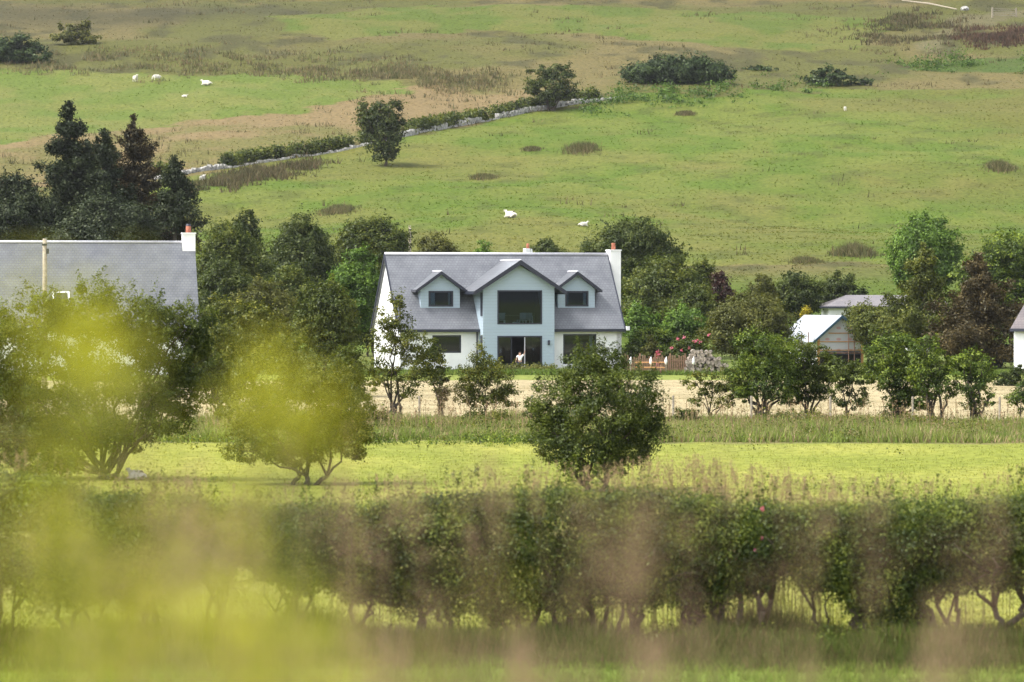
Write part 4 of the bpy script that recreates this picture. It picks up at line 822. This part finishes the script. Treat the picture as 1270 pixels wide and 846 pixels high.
def sheep(name, label, loc, rz, pose, scale=1.0, group=None):
    t = empty(name, loc, label, "sheep", group, rz); t.scale = (scale,) * 3
    zb = .62 if pose != 'lie' else .3
    v = [(0, 0, zb), (.32, 0, zb + .02), (-.34, 0, zb + .01), (.5, 0, zb + .1)]; e = [(0, 1), (0, 2), (1, 3)]; rd = [.3, .27, .27, .15]
    if pose == 'graze': v += [(.66, 0, zb - .12), (.74, 0, zb - .36), (.82, 0, zb - .48)]
    else: v += [(.62, 0, zb + .3), (.74, 0, zb + .33), (.88, 0, zb + .26)]
    e += [(3, 4), (4, 5), (5, 6)]; rd += [.11, .1, .055]
    for sx, par in ((.34, 1), (-.36, 2)):
        for sy in (-1, 1):
            b_ = len(v)
            if pose != 'lie':
                v += [(sx, sy * .16, .36), (sx + (.03 if sx > 0 else -.05), sy * .16, .2), (sx, sy * .16, .02)]; rd += [.085, .05, .04]
            else:
                v += [(sx + .1, sy * .24, .14), (sx + .28, sy * .26, .08), (sx + .12, sy * .27, .05)]; rd += [.085, .05, .04]
            e += [(par, b_), (b_, b_ + 1), (b_ + 1, b_ + 2)]
    b_ = len(v); v += [(-.62, 0, zb + .05), (-.66, 0, zb - .15)]; rd += [.07, .05]; e += [(2, b_), (b_, b_ + 1)]
    skin("body", v, e, rd, M['wool'], t); m1 = MB(); h = v[5]
    for sy in (-1, 1): m1.tube([(h[0] - .02, sy * .07, h[2] + .05), (h[0] - .05, sy * .17, h[2] + .07), (h[0] - .05, sy * .21, h[2] + .05)], [.03, .03, .008], 6)
    m1.build("ears", M['wool'], t, True); return t
for px, py, pose, rz, sc, lb in [(168, 102, 'stand', 5.2, 1.0, "sheep standing leftmost of the three in the left hill field"), (195, 100, 'graze', 3.2, .9, "grazing sheep in the middle of the three in the left hill field"), (257, 106, 'lie', 2.8, 1.15, "sheep lying down rightmost of the three in the left hill field"), (634, 270, 'lie', 2.4, 1.1, "large white sheep lying on the hillside above the main ridge"), (723, 281, 'lie', .4, .75, "small sheep lying near the trees right of the large lying sheep"), (251, 226, 'stand', 1.2, .85, "sheep half hidden by the lower end of the stone wall"), (1048, 138, 'stand', 1.57, .6, "tiny white lamb alone at the top of the right hill field"), (229, 121, 'lie', 0, .6, "small lamb lying below the three sheep in the left field")]:
    x, D, z = ground(px, py); sheep("sheep", lb, (x, D, z), rz, pose, sc)
sheep("sheep", "small sheep lying in the bright field behind the broad left hawthorn", (gx(170, 97), 97, .02), 2.6, 'lie', .42)
# child at the open patio door
p = empty("person", hloc(7.2, BP - .55, -.02), "child in a white top and dark trousers reaching up at the open patio door", "person", rz=TH - .3)
v = [(0, 0, .56), (0, 0, .7), (0, 0, .84), (0, -.01, .95), (0, -.02, 1.06), (.08, 0, .5), (.09, -.03, .29), (.09, 0, .06), (.1, -.09, .03), (-.08, 0, .5), (-.1, .02, .29), (-.1, .05, .06), (-.11, -.03, .03), (.14, 0, .86), (.26, -.03, .98), (.3, -.05, 1.14), (.31, -.06, 1.2), (-.14, 0, .85), (-.22, -.02, .68), (-.25, -.1, .53), (-.26, -.13, .47)]
e = [(0, 1), (1, 2), (2, 3), (3, 4), (0, 5), (5, 6), (6, 7), (7, 8), (0, 9), (9, 10), (10, 11), (11, 12), (2, 13), (13, 14), (14, 15), (15, 16), (2, 17), (17, 18), (18, 19), (19, 20)]
skin("body", v, e, [.1, .095, .1, .045, .105, .07, .05, .035, .03, .07, .05, .035, .03, .045, .034, .026, .03, .045, .034, .026, .03], M['skin'], p)
skin("shirt", [(0, 0, .54), (0, 0, .7), (0, 0, .85), (.15, 0, .87), (.23, -.025, .95), (-.15, 0, .86), (-.2, -.02, .75)], [(0, 1), (1, 2), (2, 3), (3, 4), (2, 5), (5, 6)], [.125, .118, .118, .062, .052, .062, .052], M['white'], p)
skin("trousers", [(0, 0, .56), (.08, 0, .48), (.09, -.03, .29), (.09, 0, .1), (-.08, 0, .48), (-.1, .02, .29), (-.1, .05, .1)], [(0, 1), (1, 2), (2, 3), (0, 4), (4, 5), (5, 6)], [.115, .085, .065, .055, .085, .065, .055], M['navycloth'], p)
skin("hair", [(0, .015, 1.1), (0, .05, 1.04), (0, .07, .95)], [(0, 1), (1, 2)], [.11, .1, .06], M['hair'], p)
o = skin("bag", [(0, 0, .12), (0, 0, .28), (0, 0, .38)], [(0, 1), (1, 2)], [.12, .13, .06], M['purplecloth']); o.location = hloc(6.82, BP - .6, 0); tag(o, "purple bag standing beside the child at the patio door", "bag")
# ------------------------------------------------------------------ left cottage
def cottage(name, label, loc, rz, L0, dep, ez, rz_, roofm, wallm, ridge=True, oh=.12, fas='navy', x_left=None):
    t = empty(name, loc, label, "house", rz=rz); hf = dep / 2; m1 = MB()
    m1.box(-L0, 0, 0, .3, -.5, ez + .1); m1.box(-L0, 0, dep - .3, dep, -.5, ez + .1)
    for xx in (-L0 + .001, -.301): m1.prism([(xx, .3, -.5), (xx, dep - .3, -.5), (xx, dep - .3, ez + .35), (xx, hf, rz_ - .2), (xx, .3, ez + .35)], (.3, 0, 0))
    m1.build("wall", wallm, t); m1 = MB()
    for s_ in (0, 1):
        ye = -.3 if s_ == 0 else dep + .3; m1.prism([(-L0 - oh, ye, ez), (oh, ye, ez), (oh, hf, rz_), (-L0 - oh, hf, rz_)], (0, 0, -.16))
    rf = m1.build("roof", roofm, t)
    if ridge: m1 = MB(); m1.tube([(-L0 - oh, hf, rz_ + .02), (oh, hf, rz_ + .02)], [.09, .09], 6); m1.build("ridge_tiles", M['ridge'], rf, True)
    m1 = MB(); m1.box(-L0 - oh, oh, -.39, -.302, ez - .16, ez + .02); m1.build("gutter", M[fas], t)
    return t, rf
CD = 222; zr = gz(301, CD + 3.8)
lc, lrf = cottage("cottage", "white cottage with long grey slate roof at the left edge", (gx(245, CD), CD, 0), R(9), 17, 7.4, 2.7, zr, M['slateold'], M['render'])
mb = MB(); mb.box(-.62, .13, 3.3, 4.1, 5.5, zr + .5); mb.box(-.66, .17, 3.26, 4.14, zr + .5, zr + .58); ch = mb.build("chimney", M['render'], lc); mb = MB(); mb.tube([(-.25, 3.7, zr + .57), (-.25, 3.7, zr + .98)], [.17, .15], 10); ch2 = mb.build("chimney_pot", M['pot'], ch, True)
mb = MB(); mb.tube([(-.25, 3.7, zr + .98), (-.25, 3.7, zr + 1.1)], [.17, .12], 10); mb.build("chimney_cowl", M['navy'], ch)
def lroof(x, f): return (x, -.3 + 4.0 * f, 2.7 + (zr - 2.7) * f)
mb = MB(); mb.prism([Vector(lroof(-8.3, .24)) + Vector((0, 0, .07)), Vector(lroof(-7.3, .24)) + Vector((0, 0, .07)), Vector(lroof(-7.3, .4)) + Vector((0, 0, .07)), Vector(lroof(-8.3, .4)) + Vector((0, 0, .07))], (0, 0, .06)); sk = mb.build("skylight", M['white'], lc)
mb = MB(); mb.prism([Vector(lroof(-8.18, .26)) + Vector((0, -.01, .137)), Vector(lroof(-7.42, .26)) + Vector((0, -.01, .137)), Vector(lroof(-7.42, .38)) + Vector((0, -.01, .137)), Vector(lroof(-8.18, .38)) + Vector((0, -.01, .137))], (0, 0, .012)); mb.build("pane", M['navy'], sk)
for px, D, yt_, rr, lb in [(55, 190, 296, .12, "pale wooden pole in front of the left cottage roof"), (508, 292, 280, .11, "short grey pole above the left end of the main ridge")]:
    z = float(zt(gx(px, D), D)); h = gz(yt_, D) - z; t = empty("utility_pole", (gx(px, D), D, z), lb, "pole"); m1 = MB(); m1.tube([(0, 0, -.3), (.03, 0, h * .6), (.02, 0, h)], [rr * 1.15, rr, rr * .85], 8); m1.build("post", M['greywood'], t, True)
    m1 = MB(); m1.box(rr * .9, rr * .9 + .12, -.08, .08, h - .75, h - .5); m1.box(-.1, .16, -.13, -.105, h - .35, h - .25); m1.build("bracket", M['navy'], t)
# ------------------------------------------------------------------ half built garage
GD = 248; gr = empty("garage", (gx(1014, GD), GD, 0), "half built garage with silvery insulation boards, orange battens and pale roof", "garage", rz=R(17)); GW = 3.15; ge, gk = 1.85, 3.28; GL = 6.2
mb = MB(); mb.prism([(0, 0, .95), (GW, 0, .95), (GW, 0, ge + .05), (GW / 2, 0, gk - .18), (0, 0, ge + .05)], (0, .1, 0)); mb.build("insulation", M['foil'], gr)
mb = MB(); mb.box(0, .1, .101, GL, -.3, ge); mb.box(GW - .1, GW, .101, GL, -.3, ge); mb.box(.101, GW - .101, GL - .1, GL, -.3, ge); mb.build("wall", M['render'], gr)
mb = MB()
for s_ in (-1, 1):
    xe = GW / 2 + s_ * (GW / 2 + .45); ze = ge - .28; mb.prism([(xe, -.35, ze), (GW / 2, -.35, gk), (GW / 2, GL + .2, gk), (xe, GL + .2, ze)], (0, 0, -.1))
rf = mb.build("roof", M['metalroof'], gr); mb = MB()
for s_ in (-1, 1):
    xe = GW / 2 + s_ * (GW / 2 + .47); ze = ge - .26; mb.prism([(xe, -.42, ze), (GW / 2, -.42, gk + .03), (GW / 2, -.42, gk - .17), (xe, -.42, ze - .17)], (0, .066, 0))
mb.build("barge_board", M['teal'], gr); mb = MB()
for z in (1.0, 1.55, 2.1): mb.box(.05 if z < 2 else .75, GW - (.05 if z < 2 else .75), -.045, -.003, z, z + .06)
mb.box(-.02, .14, -.05, -.004, -.2, 1.95); mb.box(GW - .14, GW + .02, -.05, -.004, -.2, 1.95); mb.build("battens", M['orangewood'], gr)
mb = MB(); mb.box(.15, GW - .15, -.06, .05, .72, .94); mb.build("lintel", M['navy'], gr); mb = MB(); mb.box(.101, GW - .101, .12, .16, -.2, .72); mb.build("doorway_shade", M['dark'], gr)  # near-black sheet in the opening: interior shade put into its colour
mb = MB()
for x in (1.85, 2.25): mb.tube([(x, -.75, -.2), (x, -.75, 2.25)], [.035, .035], 6)
mb.tube([(-.1, -.75, .85), (GW, -.75, .85)], [.03, .03], 6); mb.tube([(-.9, .5, -.2), (-.9, .5, 2.2)], [.03, .03], 6); mb.tube([(-.7, -.2, -.2), (-.7, -.2, 2.2)], [.03, .03], 6)
o = mb.build("scaffolding", M['scaffold']); o.location = gr.location; o.rotation_euler = gr.rotation_euler; tag(o, "rusty scaffold tubes standing before the half built garage", "scaffolding")
# ------------------------------------------------------------------ houses behind on the right, hidden house behind the ridge
def hipped(name, label, D, x0, x1, yr, ye, dep, rm, hip=1.0, wm='render', ang=0):
    z0 = float(zt(gx((x0 + x1) / 2, D), D)) ; zr_, ze = gz(yr, D) - z0, gz(ye, D) - z0; Lx = gx(x1, D) - gx(x0, D); t = empty(name, (gx(x0, D), D, z0), label, "house", rz=ang)
    m1 = MB(); hf = dep / 2; a = hf * hip
    m1.add([(0, 0, ze), (Lx, 0, ze), (Lx, dep, ze), (0, dep, ze), (a, hf, zr_), (Lx - a, hf, zr_)], [(0, 1, 5, 4), (1, 2, 5), (2, 3, 4, 5), (3, 0, 4), (0, 3, 2, 1)]); m1.build("roof", rm, t)
    m1 = MB(); m1.box(.4, Lx - .4, .4, dep - .4, -1, ze - .01); m1.build("wall", M[wm], t)
    m1 = MB(); m1.box(-.05, Lx + .05, -.08, -.004, ze - .14, ze - .004); m1.box(-.08, -.004, -.003, dep, ze - .14, ze - .004); m1.build("gutter", M['navy'], t)
    for i in range(3):
        m1 = MB(); xx = Lx * (.2 + .25 * i); m1.box(xx, xx + 1.3, .36, .398, ze - 1.7, ze - .6); m1.build("window", M['navy'], t)
    return t, zr_
hipped("bungalow", "bungalow with hipped purple brown roof behind the garage", 272, 1021, 1192, 366, 380, 7, M['tile'], .55)
hipped("outbuilding", "low outbuilding with mottled tile roof behind the feathery larch", 262, 1120, 1212, 385, 402, 5, M['tile'], .2)
t, _ = cottage("cottage", "white gabled cottage cut by the right edge of the photo", (gx(1357, 226), 226, 0), R(-28), 5.0, 6.4, 2.6, 4.75, M['tile'], M['render'])
mb = MB(); mb.box(-3.6, -2.8, -.03, -.003, .9, 1.9); mb.build("window", M['navy'], t)
D = 310; z0 = float(zt(gx(665, D), D)); t = empty("cottage", (gx(662, D), D, z0), "hidden cottage showing only a chimney pot and roof corner above the ridge", "house", rz=R(20)); zc = gz(313, D) - z0
mb = MB(); mb.box(-.9, 1.9, .2, 5.8, -.5, zc - 2.6); mb.build("wall", M['render'], t); mb = MB(); mb.prism([(-1.2, -.3, zc - 2.4), (2.2, -.3, zc - 2.4), (1.6, 3, zc), (-.3, 3, zc)], (0, 0, -.14)); mb.prism([(-1.2, 6.3, zc - 2.4), (2.2, 6.3, zc - 2.4), (1.6, 3, zc), (-.3, 3, zc)], (0, 0, -.14)); mb.build("roof", M['slateX'], t)
mb = MB(); mb.box(.3, .9, 2.7, 3.3, zc - .8, zc + .35); c = mb.build("chimney", M['render'], t); mb = MB(); mb.tube([(.6, 3, zc + .34), (.6, 3, zc + .75)], [.14, .12], 8); mb.build("chimney_pot", M['pot'], c, True)
# parked car by the white cottage
t = empty("parked_car", (gx(1256, 243), 243, 0), "dark blue car parked beside the white cottage behind the box hedge", "car", rz=R(15)); mb = MB()
prof = [(-2.0, .35), (2.0, .35), (2.05, .7), (1.9, .85), (1.0, .95), (-1.95, .95), (-2.05, .7)]; mb.prism([(a, -.85, b) for a, b in prof], (0, 1.7, 0)); mb.build("body", M['carpaint'], t, bevel=.05)
cabp = [(-1.7, .955), (1.0, .955), (.35, 1.42), (-1.2, 1.45)]; mb = MB(); mb.prism([(a, -.72, b) for a, b in cabp], (0, 1.44, 0)); cb_ = mb.build("cabin", M['rubber'], t); mb = MB(); mb.prism([(-1.22, -.7, 1.455), (.36, -.7, 1.425), (.3, -.7, 1.48), (-1.15, -.7, 1.5)], (0, 1.4, 0)); mb.build("car_roof", M['carpaint'], t)
for sx in (-1.3, 1.3):
    for sy in (-.86, .68): mb = MB(); mb.tube([(sx, sy, .33), (sx, sy + .18, .33)], [.33, .33], 16); mb.build("wheel", M['rubber'], t)
# ------------------------------------------------------------------ picket fence, picnic table, log pile, ornaments
FD = 224; f0 = gx(775, FD); f1 = gx(850, FD); r = np.random.default_rng(12)
t = empty("picket_fence", (f0, FD, 0), "brown wooden picket fence beside the white end wall", "fence"); mb = MB(); x = 0
while x < f1 - f0: h = r.uniform(.92, 1.12); mb.box(x, x + .085, 0, .025, .02, h); x += .125
mb.build("pickets", M['wood'], t); mb = MB(); mb.box(0, f1 - f0, .027, .07, .25, .33); mb.box(0, f1 - f0, .027, .07, .75, .83); mb.build("rail", M['wood'], t)
for i in range(5): mb = MB(); xx = i * (f1 - f0) / 4; mb.box(xx - .05, xx + .05, .072, .17, -.2, 1.2); mb.build("post", M['wood'], t)
t = empty("picnic_table", (gx(806, FD - 2), FD - 2, 0), "wooden picnic table in front of the picket fence", "table"); mb = MB(); mb.box(-.85, .85, -.35, .35, .7, .745); mb.build("tabletop", M['orangewood'], t)
for sy in (-.75, .75): mb = MB(); mb.box(-.85, .85, sy - .13, sy + .13, .41, .45); mb.build("seat", M['orangewood'], t)
for sx in (-.6, .6):
    for sy in (-1, 1): mb = MB(); mb.tube([(sx, sy * .7, 0), (sx, sy * .2, .7)], [.045, .045], 6); mb.build("leg", M['wood'], t)
proto = None; PD = 223.5; pc = gx(875, PD)
mb = MB(); mb.tube([(0, -.4, 0), (0, .4, 0)], [.13, .12], 8); lm = mb.build("log", M['log'])
tag(lm, "grey brown log in the rough pile beside the picket fence", "log", "logs in the rough pile")
first = True
for row in range(7):
    nrow = 12 - row - (row > 4)
    for k in range(nrow):
        o = lm if first else lm.copy()
        if not first: COL.objects.link(o)
        first = False; o.location = (pc + (k - nrow / 2 + .5) * .235 - .12 * (row % 2) + r.normal(0, .02) + .2 - .07 * row, PD + r.normal(0, .07), .1 + row * .2 + r.normal(0, .015)); o.rotation_euler = (r.normal(0, .06), r.uniform(0, 6), r.normal(0, .14)); s_ = r.uniform(.75, 1.15); o.scale = (s_, 1, s_)
first = None
for px, lb in [(782, "white rounded ornament on a stick at the fence's house end"), (807, "white rounded ornament on a stick behind the picnic table"), (826, "white rounded ornament on a stick right of the picnic table"), (860, "white rounded ornament on a stick before the log pile")]:
    if first is None:
        t = empty("garden_ornament", (gx(px, 221.3), 221.3, 0), lb, "ornament", "white ornaments along the fence"); m1 = MB(); m1.tube([(0, 0, 0), (0, 0, .62)], [.02, .02], 6); m1.build("stick", M['greywood'], t); m1 = MB(); m1.tube([(0, 0, .6), (0, 0, .66), (0, 0, .78), (0, 0, .9), (.02, 0, 1.0), (.02, 0, 1.06)], [.03, .06, .085, .07, .03, .015], 10); m1.build("bulb", M['white'], t, True); first = t
    else:
        t = first.copy(); COL.objects.link(t); t.location = (gx(px, 221.3), 221.3, 0); t["label"] = lb
        for ch in first.children: c = ch.copy(); COL.objects.link(c); c.parent = t
# field fence posts along the rough strip
fp = None
for i, px in enumerate([430, 520, 660, 835, 932, 1030, 1132, 1240]):
    if fp is None: m1 = MB(); m1.tube([(0, 0, -.2), (0, 0, 1.05)], [.045, .04], 6); fp = m1.build("fence_post", M['greywood']); o = fp; tag(o, "thin grey wooden fence post in the rough grass strip", "post", "thin fence posts along the rough strip")
    else: o = fp.copy(); COL.objects.link(o)
    o.location = (gx(px, 137.5), 137.5, float(zt(gx(px, 137.5), 137.5)))
# hilltop: gate, stacked pale poles, boulder
x, D, z = ground(1245, 22); t = empty("field_gate", (x, D, z), "wooden gate beside the track at the top right of the hill", "gate", rz=.3); mb = MB()
for zz in (.3, .65, 1.0, 1.3): mb.box(-2, 2, -.03, .03, zz, zz + .1)
mb.build("bars", M['greywood'], t)
for sx in (-2.1, 2.1): mb = MB(); mb.box(sx - .1, sx + .1, -.1, .1, -.3, 1.6); mb.build("post", M['greywood'], t)
pa = ground(1118, 3); pb = ground(1186, 14); o = MB(); o.tube([(0, 0, .3), ((pb[0]-pa[0]) * .5, (pb[1]-pa[1]) * .5, (pb[2]-pa[2]) * .5 + .5), (pb[0]-pa[0], pb[1]-pa[1], pb[2]-pa[2] + .3)], [.09, .12, .09], 7); o = o.build("fallen_pole", M['greywood']); o.location = pa; tag(o, "long pale pole lying on the ground beside the hill track", "pole")
x, D, z = ground(1196, 13); me_ = bpy.data.meshes.new("boulder"); bm = bmesh.new(); bmesh.ops.create_icosphere(bm, subdivisions=3, radius=.7)
for v_ in bm.verts: v_.co *= 1 + .3 * (random.Random(int(v_.co.x * 50 + v_.co.y * 90 + v_.co.z * 7)).random() - .5); v_.co.z *= .65
bm.to_mesh(me_); bm.free(); me_.materials.append(M['stone']); o = bpy.data.objects.new("boulder", me_); COL.objects.link(o); o.location = (x, D, z + .2); tag(o, "pale boulder where the hill track meets the pale pole", "boulder")
# ------------------------------------------------------------------ plants on the bank right before the camera
r = np.random.default_rng(31)
def weed(label, D, blobs, leaf=.016):
    """a leafy weed rooted in the bank; blobs = (column, row, radius, cover) of its leafy tops"""
    bx = gx(np.mean([b[0] for b in blobs]), D); z0 = float(zt(bx, D)); t = empty("leafy_weed", (bx, D, z0), label, "weed"); Ps = []; mb = MB()
    for px, py, rp, cov in blobs:
        c = np.array([gx(px, D) - bx, r.normal(0, .05), gz(py, D) - z0]); R_ = rp / FPX * D; n_ = int(cov * .72 * math.pi * R_ ** 2 / (leaf ** 2 * .17))
        Ps.append(c + r.normal(0, .52, (n_, 3)) * R_); limb(mb, (c[0] * .4, 0, -.05), tuple(c), .004, .0015, r, .03, 5, 5)
    P = np.concatenate(Ps); big("leaves", leafquads(P, unit(r.normal(0, 1, P.shape) + np.array([0, -.3, .4])), leaf, r), M['weed'], t); mb.build("stem", M['larch'], t, True)
weed("blurred yellow green weed close to the lens before the broad left hawthorn", 2.3, [(95, 395, 75, .75), (130, 440, 70, .65), (60, 450, 60, .35), (140, 520, 60, .2), (110, 590, 70, .25), (190, 400, 45, .12)])
weed("blurred yellow green weed close to the lens before the olive hawthorn", 2.5, [(340, 475, 55, .55), (375, 505, 65, .65), (310, 500, 45, .2), (400, 545, 45, .22), (350, 570, 40, .15)])
weed("large blurred yellow green weed clump in the lower left corner", 1.9, [(90, 810, 140, .6), (260, 840, 120, .5), (150, 700, 130, .2), (70, 640, 100, .15), (390, 830, 110, .45), (230, 650, 90, .13), (30, 740, 90, .25), (540, 840, 90, .2), (300, 760, 90, .16)])
xs_, ds_, ts_ = [], [], []
for px, py, sx, sy, nn, d0, d1 in [(a_, b_, c_ * 1.5, d_ * 1.3, max(6, int(n_ * .85)), e_, f_) for a_, b_, c_, d_, n_, e_, f_ in [(740, 680, 30, 50, 8, 3, 5), (250, 720, 110, 60, 34, 3, 6), (150, 640, 90, 40, 18, 3, 6), (300, 810, 120, 40, 34, 3, 5), (480, 790, 80, 30, 10, 3, 5), (1165, 650, 50, 45, 8, 3, 6), (880, 630, 60, 25, 4, 4, 6), (560, 600, 110, 18, 18, 5, 9), (400, 600, 90, 25, 30, 6, 12), (250, 600, 60, 30, 20, 4, 9), (640, 815, 110, 25, 34, 3, 6), (450, 820, 90, 25, 26, 3, 6), (900, 810, 120, 25, 18, 3, 6), (1180, 800, 90, 25, 18, 3, 6), (1050, 610, 80, 20, 7, 5, 8), (30, 600, 50, 40, 10, 4, 8)]]:
    d = r.uniform(d0, d1, nn); xs_.append(gx(r.normal(px, sx, nn), d)); ds_.append(d); ts_.append(gz(r.normal(py, sy, nn), d))
xs_, ds_, ts_ = map(np.concatenate, (xs_, ds_, ts_))
seed_grass("seeding_grass", "blurred pinkish seeding grass on the bank right before the lens", xs_, ds_, zt(xs_, ds_), ts_, .12, .011, .0025, 40, lambda n: lerp(C(.25, .19, .1), C(.33, .21, .15), r.random(n)), .05, r)
xx = r.uniform(-9, 9, 9000); yy = r.uniform(-4, 26, 9000); V, cc = blades(np.c_[xx, yy, zt(xx, yy) - .02], r.uniform(.25, .55, 9000) * (1 - .5 * smooth(10, 30, yy)), .012, weedcol(xx, yy), 4, .08)
tag(big("bank_grass", V, M['blade'], cols=cc, n=3), "green grass on the bank under the camera", None, None, "stuff")
